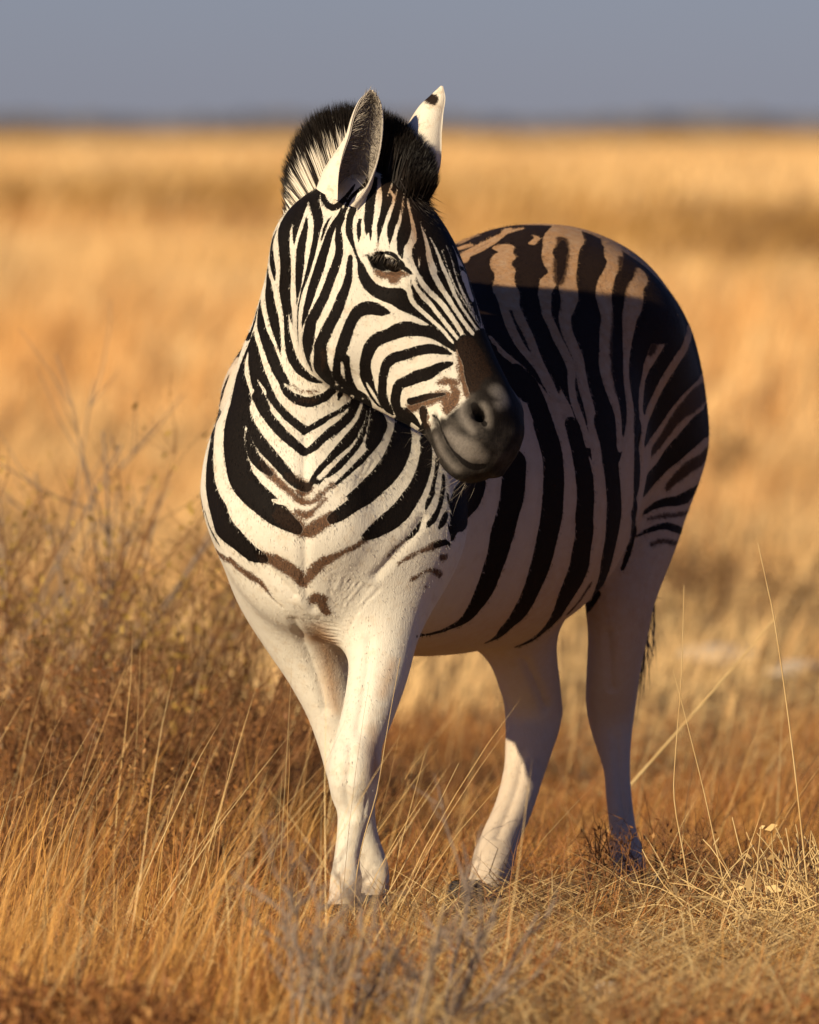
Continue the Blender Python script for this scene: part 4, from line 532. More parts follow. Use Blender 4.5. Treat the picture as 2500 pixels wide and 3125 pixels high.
bh -92,-193,1361,2 -83,-199,1363,5 -74,-205,1365,5 -64,-210,1368,5 -55,-189,1368,7 -46,-219,1368,6 -36,-223,1366,7 -29,-224,1361,8 -23,-226,1353,9 -18,-229,1345,15 -11,-229,1338,9 -4,-228,1333,8 4,-229,1327,6
bh -80,-199,1357,5 -74,-198,1349,5 -66,-195,1342,12 -56,-195,1338,12 -46,-193,1337,8 -36,-193,1337,7 -26,-195,1337,6 -15,-226,1338,8
bh -65,-185,1357,18 -54,-183,1355,20 -43,-187,1353,21 -32,-193,1351,19
nh 93,-216,1091,19 89,-217,1082,21 85,-218,1072,24 80,-219,1064,21 75,-220,1055,15
mh 125,-239,1068,41 129,-236,1059,48 133,-228,1051,57 135,-221,1042,83 133,-245,1034,71 130,-254,1025,80 127,-256,1017,85 129,-258,1008,86 132,-259,999,85 134,-257,990,85 135,-253,981,81 134,-247,972,75 132,-241,963,70
mh 177,-222,1091,78 184,-223,1085,94 190,-222,1078,107 195,-222,1070,115 197,-224,1061,107 199,-226,1051,97 199,-227,1042,91 197,-229,1033,76 194,-232,1025,73 190,-236,1016,71 185,-238,1008,72 180,-240,1000,75
mh 53,-209,1043,9 54,-211,1034,13 56,-213,1025,16 59,-214,1016,20 61,-215,1006,24 63,-216,998,27 68,-218,989,31 73,-219,982,34 79,-223,975,37 86,-226,968,40 91,-228,960,41 97,-230,953,40 105,-231,947,40 114,-231,945,35 123,-230,944,30
mh 68,-219,1030,25 73,-222,1022,33 79,-225,1015,39 84,-228,1007,47 89,-231,1000,49 95,-234,993,51 100,-237,985,53 105,-238,978,54
dh -58,-135,1504,47 -50,-142,1498,49 -43,-147,1492,52 -36,-152,1486,55 -30,-157,1479,58 -23,-160,1472,55 -16,-164,1466,56 -10,-167,1458,55 -5,-171,1451,56 0,-175,1443,57 4,-181,1434,58 8,-187,1426,57 11,-192,1417,54 15,-195,1408,52 17,-198,1399,51 20,-201,1390,50 22,-204,1381,49 24,-206,1372,49 27,-209,1363,48
g- -355,22,751,5 -349,18,745,5 -343,15,738,5 -336,12,732,5 -330,10,725,5 -323,7,719,5 -315,3,714,4 -308,0,709,4 -300,-4,703,4 -294,-6,697,4 -288,-6,690,4 -282,-6,683,4 -276,-6,676,4 -269,-6,670,4 -262,-6,664,4 -255,-6,658,4
g- -181,-7,640,3 -176,7,627,4 -164,13,621,4
g- -83,-27,954,2 -87,-34,944,2 -91,-41,935,2 -96,-48,926,2 -102,-56,918,2 -107,-64,909,2
g- -71,-19,950,2 -76,-27,942,2 -81,-34,934,2 -86,-41,926,2 -91,-48,918,2 -96,-55,911,2 -103,-63,905,2 -110,-71,899,2
g- -104,-47,940,2 -113,-56,933,2 -123,-65,927,2
wh -4,-224,1298,8 -1,-221,1288,8 2,-217,1280,9 6,-213,1271,9 12,-210,1264,8 19,-208,1257,8 26,-207,1251,8 33,-206,1245,8 40,-206,1238,8 47,-206,1232,7 54,-205,1226,7 61,-205,1219,7 67,-205,1213,7 73,-205,1206,6 79,-205,1198,6 86,-206,1191,5
wh 6,-228,1322,4 7,-228,1312,6 11,-226,1304,7 15,-223,1296,8 21,-218,1289,8 28,-214,1282,8 34,-210,1275,8 40,-207,1268,8 46,-205,1261,8 51,-205,1253,8 57,-205,1246,8 63,-205,1239,8 69,-204,1231,8 74,-204,1224,8 80,-204,1217,8 86,-204,1209,8 92,-204,1202,7 98,-204,1195,7 104,-205,1188,6
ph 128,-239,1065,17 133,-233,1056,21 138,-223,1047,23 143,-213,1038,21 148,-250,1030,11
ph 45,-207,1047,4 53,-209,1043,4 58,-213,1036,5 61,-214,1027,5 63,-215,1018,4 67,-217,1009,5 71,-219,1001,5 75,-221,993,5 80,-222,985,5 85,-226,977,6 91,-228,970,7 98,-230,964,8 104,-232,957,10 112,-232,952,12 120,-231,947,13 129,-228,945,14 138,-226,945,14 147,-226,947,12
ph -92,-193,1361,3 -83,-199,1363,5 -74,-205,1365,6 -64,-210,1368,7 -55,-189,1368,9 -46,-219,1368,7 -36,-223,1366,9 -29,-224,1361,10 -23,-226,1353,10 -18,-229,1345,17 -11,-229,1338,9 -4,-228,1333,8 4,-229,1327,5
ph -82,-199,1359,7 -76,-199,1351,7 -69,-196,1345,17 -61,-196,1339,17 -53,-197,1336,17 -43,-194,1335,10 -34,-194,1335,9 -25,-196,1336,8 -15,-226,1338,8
bh 116,-203,1184,48 121,-204,1176,53 127,-204,1168,57 133,-205,1159,61 136,-207,1150,63 139,-209,1141,65 141,-211,1131,67 143,-214,1122,67 147,-217,1112,67 150,-222,1103,69
bh 163,-165,1177,88 164,-174,1168,91 166,-181,1158,89 167,-188,1148,82 169,-194,1138,69 170,-200,1129,61 171,-205,1119,53 173,-210,1109,48
nh 113,-205,1178,46 117,-206,1169,51 122,-207,1160,56 126,-209,1151,61 128,-211,1142,63 131,-213,1132,65 132,-215,1123,67 134,-217,1113,65 135,-222,1103,65
g- -151,-59,725,3 -154,-54,715,3 -157,-49,705,3 -159,-44,695,3 -159,-38,685,3 -158,-32,675,3 -157,-25,664,3
g- -144,-55,722,3 -147,-51,712,3 -151,-46,702,3 -154,-41,692,3 -155,-35,681,3 -156,-29,670,3 -156,-21,659,3
g- -147,-39,691,3 -149,-33,680,3 -151,-27,669,3 -154,-19,657,3
g- -143,-37,689,3 -146,-31,678,3 -148,-24,666,3 -150,-16,654,3
g- -128,-48,718,3 -131,-44,709,3 -135,-40,700,3 -138,-36,690,3 -141,-32,681,3 -144,-27,672,3 -146,-21,662,3 -149,-15,652,3
g- -120,-42,713,3 -125,-40,704,3 -130,-37,696,3 -135,-34,687,3 -139,-29,678,3 -141,-24,668,3 -143,-18,658,3 -146,-11,648,3
g- -117,-43,715,3 -122,-40,707,3 -127,-37,699,3 -132,-35,691,3 -136,-31,682,3 -139,-27,674,3 -142,-22,664,3 -144,-16,655,3 -146,-10,646,3
g- -110,-39,712,3 -115,-37,704,3 -121,-34,696,3 -126,-32,688,3 -131,-29,680,3 -134,-24,671,3 -137,-19,662,3 -139,-14,652,3 -142,-7,643,3
g- -128,-26,676,3 -131,-20,664,3 -135,-13,652,3 -139,-6,640,3
g- -101,-34,708,3 -107,-32,700,3 -113,-30,692,3 -120,-28,683,3 -125,-25,675,3 -129,-21,666,3 -133,-15,656,3 -136,-9,646,3 -139,-3,636,3
g- -119,-21,670,3 -123,-17,660,3 -127,-12,650,3 -131,-6,641,3 -135,0,631,3
g- -89,-30,703,3 -95,-28,696,3 -101,-26,688,3 -108,-24,681,3 -113,-22,673,3 -119,-19,665,3 -123,-15,656,3 -126,-10,647,3 -130,-4,638,3 -133,1,628,3
g- -84,-29,704,3 -90,-27,696,3 -96,-25,688,3 -102,-23,680,3 -108,-20,672,3 -113,-17,663,3 -118,-14,655,3 -123,-9,646,3 -127,-4,637,3 -132,2,627,3
g- -78,-27,701,3 -85,-25,695,3 -91,-24,688,3 -98,-22,681,3 -104,-21,674,3 -109,-18,667,3 -114,-15,659,3 -118,-11,650,3 -121,-7,641,3 -124,-2,632,3 -127,3,623,3
g- -75,-26,700,3 -81,-24,693,3 -87,-22,685,3 -93,-20,678,3 -99,-18,670,3 -105,-16,662,3 -110,-13,654,3 -115,-9,645,3 -119,-5,637,3 -124,0,628,3 -128,5,619,3
g- -103,-14,658,3 -107,-11,650,3 -111,-8,641,3 -115,-4,633,3 -119,0,625,3 -123,5,616,3
g- -60,-21,695,3 -67,-20,688,3 -74,-19,681,3 -81,-18,675,3 -87,-17,668,3 -94,-15,660,3 -99,-12,653,3 -104,-10,645,3 -109,-6,636,3 -113,-2,627,3 -118,2,618,3 -122,7,610,3
g- -226,-22,662,3 -219,-19,656,3 -212,-15,650,3 -204,-11,644,3 -197,-6,639,4 -189,0,634,4 -180,4,630,4 -172,6,628,4 -162,7,626,4 -153,8,625,3 -144,7,623,3
g- -228,-18,658,3 -221,-15,652,3 -213,-11,646,3 -205,-6,640,4 -197,0,634,4 -188,6,629,4 -179,11,624,4 -170,14,621,4 -160,14,619,4 -150,13,618,3 -141,11,616,3
g- -226,-12,650,3 -218,-9,645,4 -210,-4,639,4 -202,2,633,4 -194,10,626,4 -187,18,619,4 -178,24,614,4 -169,26,611,4 -160,24,610,4 -149,21,609,4 -140,17,608,3
g- -227,-7,645,4 -219,-2,639,4 -211,4,633,4 -204,11,626,4 -195,18,620,4 -187,25,615,4 -178,30,610,5 -169,33,606,5 -159,31,604,4 -149,28,603,4 -139,23,602,3
g- -227,0,639,4 -218,4,633,4 -210,10,628,4 -202,17,622,4 -194,25,615,4 -186,35,609,5 -178,44,602,5 -169,48,598,5 -159,44,597,5 -149,35,597,5 -138,26,597,3
g- -224,2,637,4 -217,9,630,4 -211,17,623,4 -204,26,616,4 -197,35,610,5 -190,44,604,5 -182,53,599,5 -174,60,595,5 -165,62,592,5 -156,56,590,5 -147,46,589,5 -138,35,587,4
g- -224,13,629,4 -217,20,622,4 -210,29,615,5 -203,39,609,5 -196,50,603,5 -188,60,598,5 -180,71,593,5 -172,80,589,5 -163,84,585,5 -154,77,584,5 -145,57,583,5 -136,39,582,5
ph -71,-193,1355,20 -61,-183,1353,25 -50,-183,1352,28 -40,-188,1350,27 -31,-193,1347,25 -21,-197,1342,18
nh 71,-215,1073,17 75,-219,1060,20
bh 27,-190,1051,28 27,-189,1042,27
bh 30,-191,1029,18 36,-195,1018,15
nh 87,-214,1103,12 89,-215,1093,15 92,-217,1082,17
d- -183,28,612,44 -179,45,602,56 -176,71,592,80 -173,98,582,41 -170,111,572,39 -167,123,563,39 -164,132,553,40 -163,140,543,40 -161,146,534,41 -160,151,524,40 -159,155,514,40 -158,159,504,39 -156,162,495,38 -155,165,485,36 -153,168,476,33 -151,170,466,30 -149,173,456,28 -147,176,447,25
d- -70,-56,419,17 -70,-57,409,21 -70,-57,398,25 -70,-60,388,32 -70,-64,378,39 -70,-68,368,44 -69,-70,358,45 -68,-69,348,48 -67,-67,338,54
d- -34,-21,547,16 -37,-24,537,17 -40,-27,527,17 -43,-30,517,18 -46,-33,507,18 -49,-36,497,19 -52,-39,488,19
g- -82,-78,299,6 -84,-74,289,5 -85,-70,279,5 -87,-66,270,5 -88,-63,260,4 -90,-61,250,4 -91,-58,240,4
G- -82,-11,589,10 -83,-13,580,10 -84,-15,571,10 -84,-18,562,10 -85,-20,553,10 -85,-23,544,10 -86,-26,535,10 -87,-29,526,10 -88,-32,517,10 -89,-35,508,10 -90,-38,499,10 -92,-41,490,10 -93,-43,481,10 -94,-46,472,10 -96,-49,464,9 -97,-52,455,10 -99,-54,446,9 -100,-57,437,9 -102,-60,428,9 -103,-62,419,9
G- -118,-81,387,10 -119,-88,378,9 -119,-93,369,9 -120,-96,360,9 -120,-96,350,9 -121,-96,341,9 -122,-96,332,9 -123,-95,322,9 -125,-94,313,9 -126,-91,304,10 -126,-86,294,10 -125,-80,284,10 -124,-74,275,10 -122,-69,265,10 -120,-66,256,10 -118,-64,247,10
G- -231,13,631,13 -227,25,622,14 -224,41,612,17 -220,62,603,20 -216,84,593,16 -213,99,584,13 -209,109,575,11 -205,118,566,11 -202,126,557,10 -198,132,548,10 -194,138,539,10 -191,144,530,9 -188,148,521,9 -184,152,512,9 -182,156,503,9 -179,159,494,9 -177,163,484,9 -175,165,475,9 -173,169,466,9 -171,172,456,9 -168,175,447,10
G- 27,-11,834,10 22,-15,827,10 17,-19,819,10 12,-22,812,10 6,-24,804,10 1,-26,797,10 -5,-28,790,10 -11,-30,783,10 -17,-31,776,10 -24,-33,770,10 -30,-34,763,10 -36,-34,756,10 -42,-34,750,10 -48,-34,743,10 -55,-34,736,10 -61,-33,730,10 -67,-32,723,10
G- -209,-51,1002,9 -208,-55,992,9 -208,-59,982,9 -208,-63,973,9 -208,-66,963,9 -209,-69,953,9 -209,-72,944,9 -210,-75,934,9 -210,-78,924,9 -210,-80,915,9 -210,-83,905,9 -209,-86,895,9 -209,-88,886,9 -208,-90,876,9
G- -207,-90,797,9 -208,-88,788,9 -208,-85,778,9 -208,-81,769,9 -208,-77,759,9 -208,-73,749,9 -208,-68,740,9 -209,-63,730,9 -209,-58,720,9 -210,-54,710,9 -209,-49,701,9 -207,-45,691,9 -204,-40,682,10 -200,-35,673,10 -195,-29,665,10 -191,-22,656,10
G- -297,-40,759,12 -291,-41,752,12 -285,-41,745,12 -280,-41,738,12 -274,-40,731,12 -268,-40,724,12 -262,-40,717,12 -255,-40,710,11 -249,-39,704,11 -243,-38,697,11 -237,-37,690,11 -231,-35,684,11
G- 238,841,515,11 243,849,506,11 247,857,497,11 252,864,488,11 256,871,479,11 261,879,470,11 265,887,460,11 269,896,451,11 273,907,442,11 276,918,432,12 280,929,423,12 284,937,413,12
G- 235,920,308,10 233,914,298,10 231,907,289,10 229,899,279,9 227,890,270,10 225,881,261,10 222,872,252,9 219,863,243,10 216,853,234,10 212,844,225,10 209,834,216,10 205,824,207,10 201,814,199,10 197,803,190,9 193,792,182,10 189,779,174,11 185,765,165,10 181,752,157,10
G- 433,1050,342,10 433,1049,332,10 434,1049,322,10 434,1047,312,10 435,1045,303,10 435,1043,293,10 436,1041,283,10 437,1037,273,10 438,1034,264,10 439,1029,254,10 440,1025,245,10 441,1020,235,10 442,1015,225,10 443,1009,216,10 444,1003,206,10 445,997,197,10 446,991,187,10 447,985,178,10
G- 411,939,566,12 412,942,556,12 413,944,546,12 414,947,536,12 414,951,525,12 415,954,515,12 416,958,504,12 417,962,494,12 417,967,484,12 418,972,473,11 419,978,463,11 420,984,452,11
G- 459,660,826,25 462,666,835,25 465,672,843,25 469,680,852,25 472,686,861,25 474,690,870,25 475,692,879,25 476,692,888,25 477,691,898,25 477,690,907,25 478,688,917,25 478,686,926,25 477,683,936,25 476,680,945,25 475,676,955,25 474,674,964,25 474,672,974,25
G- -163,-158,1167,10 -155,-159,1160,10 -148,-158,1153,10 -141,-157,1146,11 -133,-154,1140,11 -125,-150,1134,11 -116,-146,1129,11 -108,-142,1123,12 -100,-139,1118,12
lh 108,-224,1079,9 105,-225,1070,11 103,-227,1060,12 103,-230,1050,13 106,-235,1040,13 111,-242,1032,12 117,-249,1024,9 124,-255,1017,6
lh 144,-248,1065,8 150,-251,1057,12 154,-255,1049,7 155,-253,1040,8 155,-252,1030,6
lh 78,-225,1010,19 85,-228,1003,23 91,-232,997,27 99,-236,990,33 106,-241,985,38 114,-245,979,42 122,-246,975,40 131,-246,970,32 140,-242,966,26
lh 53,-209,1001,9 56,-209,992,12 59,-208,983,14 63,-210,974,16 68,-213,967,14 74,-217,959,12 80,-221,952,10 87,-224,945,9 93,-225,938,7
lh 177,-222,1091,34 185,-224,1082,34 186,-230,1074,21 177,-243,1068,14
'''

# ------------------------------------------------------------------ the zebra
zebra = empty('zebra')
tag(zebra, 'black and white striped zebra standing in dry golden grass with its head turned', 'zebra')

def coat_material():
    k = NT('zebra_coat')
    obj = k.coord()
    hair = k.noise(900, 2, .6); edge = k.noise(420, 2, .7, k.scaled((1, 1, .55)))
    patch = k.noise(38, 3, .6); speck = k.noise(330, 2, .8)
    fb = k.math('ADD', k.attr('stripe'), k.math('MULTIPLY', k.math('SUBTRACT', edge, .5), .0050))
    black = k.sstep(fb, -.0009, .0009)
    fn = k.math('ADD', k.attr('brown'), k.math('ADD', k.math('MULTIPLY', k.math('SUBTRACT', speck, .5), .020), k.math('MULTIPLY', k.math('SUBTRACT', patch, .5), .012)))
    brown = k.sstep(fn, -.004, .0025); fleck = k.sstep(k.noise(420, 3, .8), .38, .66)
    fm = k.math('ADD', k.attr('muzzle'), k.math('MULTIPLY', k.math('SUBTRACT', patch, .5), .020))
    muz = k.sstep(fm, -.008, .006)
    dust_shade = k.math('MULTIPLY', k.attr('dust_shade'), k.math('ADD', .75, k.math('MULTIPLY', k.noise(55, 3, .6), .5)), clamp=True)
    white = k.mix(dust_shade, (.635, .590, .505), (.42, .235, .112))
    white = k.mix(k.math('MULTIPLY', k.sstep(patch, .50, .75), .38), white, (.50, .385, .26))
    white = k.mix(k.math('MULTIPLY', k.sstep(hair, .5, .75), .22), white, (.46, .38, .29))
    dark = k.mix(k.sstep(speck, .5, .8), (.0055, .0040, .0034), (.017, .010, .007))
    dark = k.mix(k.math('MULTIPLY', dust_shade, .5), dark, (.030, .016, .010))
    c = k.mix(black, white, dark)
    c = k.mix(k.math('MULTIPLY', brown, k.math('SUBTRACT', .95, k.math('MULTIPLY', black, .84))), c, k.mix(fleck, (.030, .0115, .0045), k.mix(dust_shade, (.165, .070, .027), (.040, .020, .010))))  # brown stripes painted darker on the shaded hindquarters
    mc = k.mix(k.math('ADD', k.math('MULTIPLY', k.sstep(k.noise(30, 3, .6), .35, .7), .7), k.math('MULTIPLY', k.sstep(k.noise(500, 2, .7), .5, .8), .35)), (.013, .011, .0098), (.066, .056, .048))
    mc = k.mix(k.attr('grey'), (.0085, .0062, .0052), mc)
    mc = k.mix(k.math('MULTIPLY', k.attr('pale'), k.math('ADD', .25, k.math('MULTIPLY', k.noise(190, 3, .7), .75))), mc, (.21, .185, .165))
    c = k.mix(muz, c, mc)
    c = k.mix(k.sstep(k.math('ADD', k.attr('pit'), k.math('MULTIPLY', k.math('SUBTRACT', patch, .5), .004)), -.0015, .0015), c, (.006, .0045, .004))  # dark eye rims, with nostril and mouth-gap shade painted black
    h = k.math('ADD', k.math('MULTIPLY', k.noise(300, 3, .65, k.scaled((1, 1, .22))), 1.0), k.math('MULTIPLY', k.noise(750, 2, .6, k.scaled((1, 1, .2))), .7))
    h = k.math('ADD', h, k.math('MULTIPLY', k.noise(45, 2, .5), 1.2))
    k.bump(k.math('ADD', h, k.math('MULTIPLY', k.noise(110, 3, .6, k.scaled((1, 1, .4))), 1.0)), .30, .0032)
    return k.out(c, k.math('ADD', .62, k.math('MULTIPLY', hair, .2)), .10)
M_COAT = coat_material()
def plain(name, c, rough=.7, spec=.3, c2=None, sc=200):
    k = NT(name)
    col = k.mix(k.noise(sc, 3, .6), c, c2) if c2 else c
    return k.out(col, rough, spec)
M_BLACKHAIR = plain('black_hair', (.010, .007, .006), .55, .35, (.022, .014, .010))
M_HOOF = plain('hoof_horn', (.022, .018, .016), .5, .4, (.06, .05, .042), 60)
k_ = NT('eye_ball'); M_EYE = k_.out((.004, .003, .0025), .16, .22)
M_LASH = plain('lash_hair', (.10, .08, .06), .6)

G_, F_ = build(.0083)
ZV, ZQ = surface_nets(G_, F_); ZV = relax(ZV, ZQ, 2); del F_
body = mesh_ob('body', ZV, ZQ, M_COAT)
md = body.modifiers.new('s', 'SUBSURF'); md.levels = md.render_levels = 1
dg = bpy.context.evaluated_depsgraph_get()
me2 = bpy.data.meshes.new_from_object(body.evaluated_get(dg)); old = body.data; body.modifiers.clear(); body.data = me2; bpy.data.meshes.remove(old); me2.name = 'body'
body.parent = zebra
NV = len(me2.vertices); BV = np.empty(NV * 3, np.float32); me2.vertices.foreach_get('co', BV); BV = BV.reshape(-1, 3).astype(np.float64)
BN = np.empty(NV * 3, np.float32); me2.vertices.foreach_get('normal', BN); BN = BN.reshape(-1, 3)

# ---- vertex lookup by 4 cm cells
CELL = .04
ci = np.floor((BV - BV.min(0)) / CELL).astype(int); cdim = ci.max(0) + 1; c0 = BV.min(0)
cid = (ci[:, 0] * cdim[1] + ci[:, 1]) * cdim[2] + ci[:, 2]; corder = np.argsort(cid, kind='stable'); cs = cid[corder]
ncell = int(cdim.prod()); cstart = np.searchsorted(cs, np.arange(ncell + 1))
def verts_in(lo, hi):
    a = np.clip(np.floor((lo - c0) / CELL).astype(int), 0, cdim - 1); b = np.clip(np.floor((hi - c0) / CELL).astype(int), 0, cdim - 1)
    out = []
    for i in range(a[0], b[0] + 1):
        for j in range(a[1], b[1] + 1):
            s = (i * cdim[1] + j) * cdim[2]
            out.append(corder[cstart[s + a[2]]:cstart[s + b[2] + 1]])
    return np.concatenate(out) if out else np.zeros(0, int)
def near_normal(p):
    r = .012
    while r < .1:
        v = verts_in(p - r, p + r)
        if len(v):
            d = ((BV[v] - p) ** 2).sum(1); w = np.exp(-d / (r * r)); nn = (BN[v] * w[:, None]).sum(0); l = np.linalg.norm(nn)
            if l > 1e-6: return nn / l
        r *= 2
    return np.zeros(3)
PAD = .024
def stroke_field(pts, rad):
    """signed field radius - distance of the vertices near a stripe drawn on the skin"""
    nr = np.array([near_normal(p) for p in pts]); ids = []; val = []
    for i in range(max(len(pts) - 1, 1)):
        p = pts[i]; q = pts[min(i + 1, len(pts) - 1)]; r0 = rad[i]; r1 = rad[min(i + 1, len(pts) - 1)]
        m = max(r0, r1) + PAD
        v = verts_in(np.minimum(p, q) - m, np.maximum(p, q) + m)
        if not len(v): continue
        dq = q - p; L = max(dq @ dq, 1e-10); t = np.clip(((BV[v] - p) @ dq) / L, 0, 1)
        d = np.linalg.norm(BV[v] - p - t[:, None] * dq, axis=1)
        ok = (BN[v] @ (nr[i] + nr[min(i + 1, len(pts) - 1)]) > -.1)
        ids.append(v[ok]); val.append((r0 + (r1 - r0) * t - d)[ok])
    if not ids: return np.zeros(0, int), np.zeros(0)
    ids = np.concatenate(ids); val = np.concatenate(val)
    o = np.lexsort((-val, ids)); ids = ids[o]; val = val[o]; first = np.concatenate([[True], ids[1:] != ids[:-1]])
    return ids[first], val[first]
stripe = np.full(NV, -.02); brown = np.full(NV, -.02); muzzle = np.full(NV, -.03); dust_shade = np.zeros(NV); groove = np.zeros(NV); pit = np.full(NV, -.02); pale = np.zeros(NV)
def mirrored(pts, g):
    if g == 'h':
        r = (pts - H_O) @ H_R; return pts - 2 * r[:, None] * H_R
    s, t = spine_coords(pts[:, 0], pts[:, 1]); q = [spine_point(a, -b) for a, b in zip(s, t)]
    return np.array([(x, y, z) for (x, y), z in zip(q, pts[:, 2])])
for line in STRIPES.strip().split('\n'):
    head, body_ = line.split(' ', 1)
    arr = np.array([[int(x) for x in p.split(',')] for p in body_.split(' ')], float)
    P3 = arr[:, :3] / 1000; R3 = arr[:, 3] / 2000
    for pts in ([P3] if head[1] == '-' else [mirrored(P3, head[1]), P3]):
        i, f = stroke_field(pts, R3)
        if head[0] == 'b': stripe[i] = np.maximum(stripe[i], f)
        elif head[0] == 'w': stripe[i] = np.minimum(stripe[i], -f)
        elif head[0] == 'n': brown[i] = np.maximum(brown[i], f)
        elif head[0] == 'm': muzzle[i] = np.maximum(muzzle[i], f)
        elif head[0] == 'd': dust_shade[i] = np.maximum(dust_shade[i], .8 * np.clip((f + .012) / .035, 0, 1))
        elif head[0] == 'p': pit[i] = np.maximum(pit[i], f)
        elif head[0] == 'G': groove[i] = np.maximum(groove[i], np.clip(1 + (f - R3.mean()) / .020, 0, 1) ** 1.6 * .0062)
        elif head[0] == 'l': pale[i] = np.maximum(pale[i], np.clip((f + .010) / .018, 0, 1))
        elif head[0] == 'g': groove[i] = np.maximum(groove[i], np.clip(1 + np.minimum(f - R3.mean(), 0) / .005, 0, 1) ** 1.5 * .0023)
sp_s, sp_t = spine_coords(BV[:, 0].astype(np.float32), BV[:, 1].astype(np.float32)) if NV < 10 else (None, None)
ha, hn, hr = head_local(BV)
inh = (np.abs(hr) < .14) & (hn > -.26) & (hn < .1) & (ha < .72) & (ha > .3) & (BV[:, 1] < .06)
muzzle = np.where(inh, np.maximum(muzzle, np.minimum(ha - .452 - .30 * np.clip(-hn - .06, 0, .08), .05)), muzzle)
grey = np.clip((-.022 - hn) / .045, 0, 1) * np.clip((hr + .05) / .05, .35, 1) + .5 * np.clip((ha - .535) / .03, 0, 1); grey = np.clip(grey, 0, 1)  # black nose ridge; zebra's left side darkened as painted shade
back = np.clip((BV[:, 1] - .35) / .5, 0, 1) * np.clip((BV[:, 2] - .9) / .3, 0, 1)
hind = np.clip((BV[:, 1] - .17) / .3, 0, 1)  # dust, plus the shade of flank, belly and hind legs painted in
hind *= .58 + .42 * np.clip((BV[:, 2] - .38) / .22, 0, 1)
dust_shade = np.maximum(dust_shade, np.maximum(.95 * back, (.66 + .3 * np.clip((BV[:, 2] - .9) / .3, 0, 1)) * hind))
dust_shade = np.maximum(dust_shade, .55 * np.clip((.16 - BV[:, 2]) / .14, 0, 1))
BV -= BN * groove[:, None] * np.where(inh, .3, 1)[:, None]
me2.vertices.foreach_set('co', BV.astype(np.float32).ravel())
for k, a in dict(pale=pale, grey=grey, pit=pit, stripe=stripe, brown=brown, muzzle=muzzle, dust_shade=dust_shade).items():
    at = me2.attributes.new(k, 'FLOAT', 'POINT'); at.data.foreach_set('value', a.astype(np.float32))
me2.polygons.foreach_set('use_smooth', np.ones(len(me2.polygons), bool)); me2.update()

# ---- short coat hair lying on the skin
wv = np.where(np.abs(stripe) < .011, 1.0, np.where(brown > -.006, .7, .16)); wv = np.where(muzzle > -.004, .3, wv); nh = 170000; vi = rng.choice(NV, nh, p=wv / wv.sum()); root = BV[vi] + rng.normal(0, .0018, (nh, 3)); nn = BN[vi].astype(float)
onh = (inh | ((np.abs(hr) < .14) & (ha > -.02) & (ha < .66) & (hn > -.3) & (BV[:, 1] < .10)))[vi]
flow = np.where(onh[:, None], H_A + .1 * H_R, np.array([.18, .35, -.9]))
flow = flow - nn * (flow * nn).sum(1)[:, None]; flow /= np.linalg.norm(flow, axis=1)[:, None] + 1e-9
flow += rng.normal(0, .20, (nh, 3)); side = np.cross(nn, flow); side /= np.linalg.norm(side, axis=1)[:, None] + 1e-9
Lh = np.where(onh, .0034, .0056) * rng.uniform(.6, 1.25, nh) * np.where(muzzle[vi] > 0, .6, 1)
tipc = root + flow * (Lh * .93)[:, None] + nn * (Lh * rng.uniform(.04, .24, nh))[:, None]
wh = rng.uniform(.0004, .0008, nh)[:, None]
HVt = np.stack([root - side * wh, root + side * wh, tipc], 1).reshape(-1, 3)
coat = mesh_ob('coat_hair', HVt, np.arange(3 * nh).reshape(-1, 3), M_COAT, zebra, smooth=False, attrs={k: np.repeat(a[vi], 3) for k, a in dict(pale=pale, grey=grey, pit=pit, stripe=stripe, brown=brown, muzzle=muzzle, dust_shade=dust_shade).items()})
coat['kind'] = 'stuff'

# ------------------------------------------------------------------ ears, eyes, mane, hooves, tail, whiskers
def strands(name, roots, tips, width, mat, parent, bend=None, seg=3, attrs=None, taper=1.0):
    """thin tapering ribbons from roots to tips (n,3); bend (n,3) displaces the middle"""
    roots = np.asarray(roots, float); tips = np.asarray(tips, float); n = len(roots)
    w = np.broadcast_to(np.asarray(width, float), (n,)); d = tips - roots
    side = np.cross(d, rng.normal(size=(n, 3))); side /= np.linalg.norm(side, axis=1)[:, None] + 1e-9
    b = np.zeros((n, 3)) if bend is None else bend
    rows = []; tt = np.linspace(0, 1, seg + 1)
    for t in tt[:-1]:
        c = roots + d * t + b * (4 * t * (1 - t)); ww = (w * (1 - t ** 1.5 * taper * .8) * .5)[:, None]
        rows += [c - side * ww, c + side * ww]
    rows.append(tips)
    V = np.stack(rows, 1).reshape(-1, 3); m = 2 * seg + 1; base = np.arange(n)[:, None] * m
    quads = np.concatenate([base + np.array([2 * i, 2 * i + 1, 2 * i + 3, 2 * i + 2]) for i in range(seg - 1)]) if seg > 1 else np.zeros((0, 4), int)
    tris = base + np.array([2 * seg - 2, 2 * seg - 1, 2 * seg])
    at = {'along': np.tile(np.concatenate([np.repeat(tt[:-1], 2), [1.]]), n)}
    for k, a in (attrs or {}).items(): at[k] = np.repeat(np.asarray(a, float), m)
    return mesh_ob(name, V, [quads, tris] if len(quads) else tris, mat, parent, attrs=at)

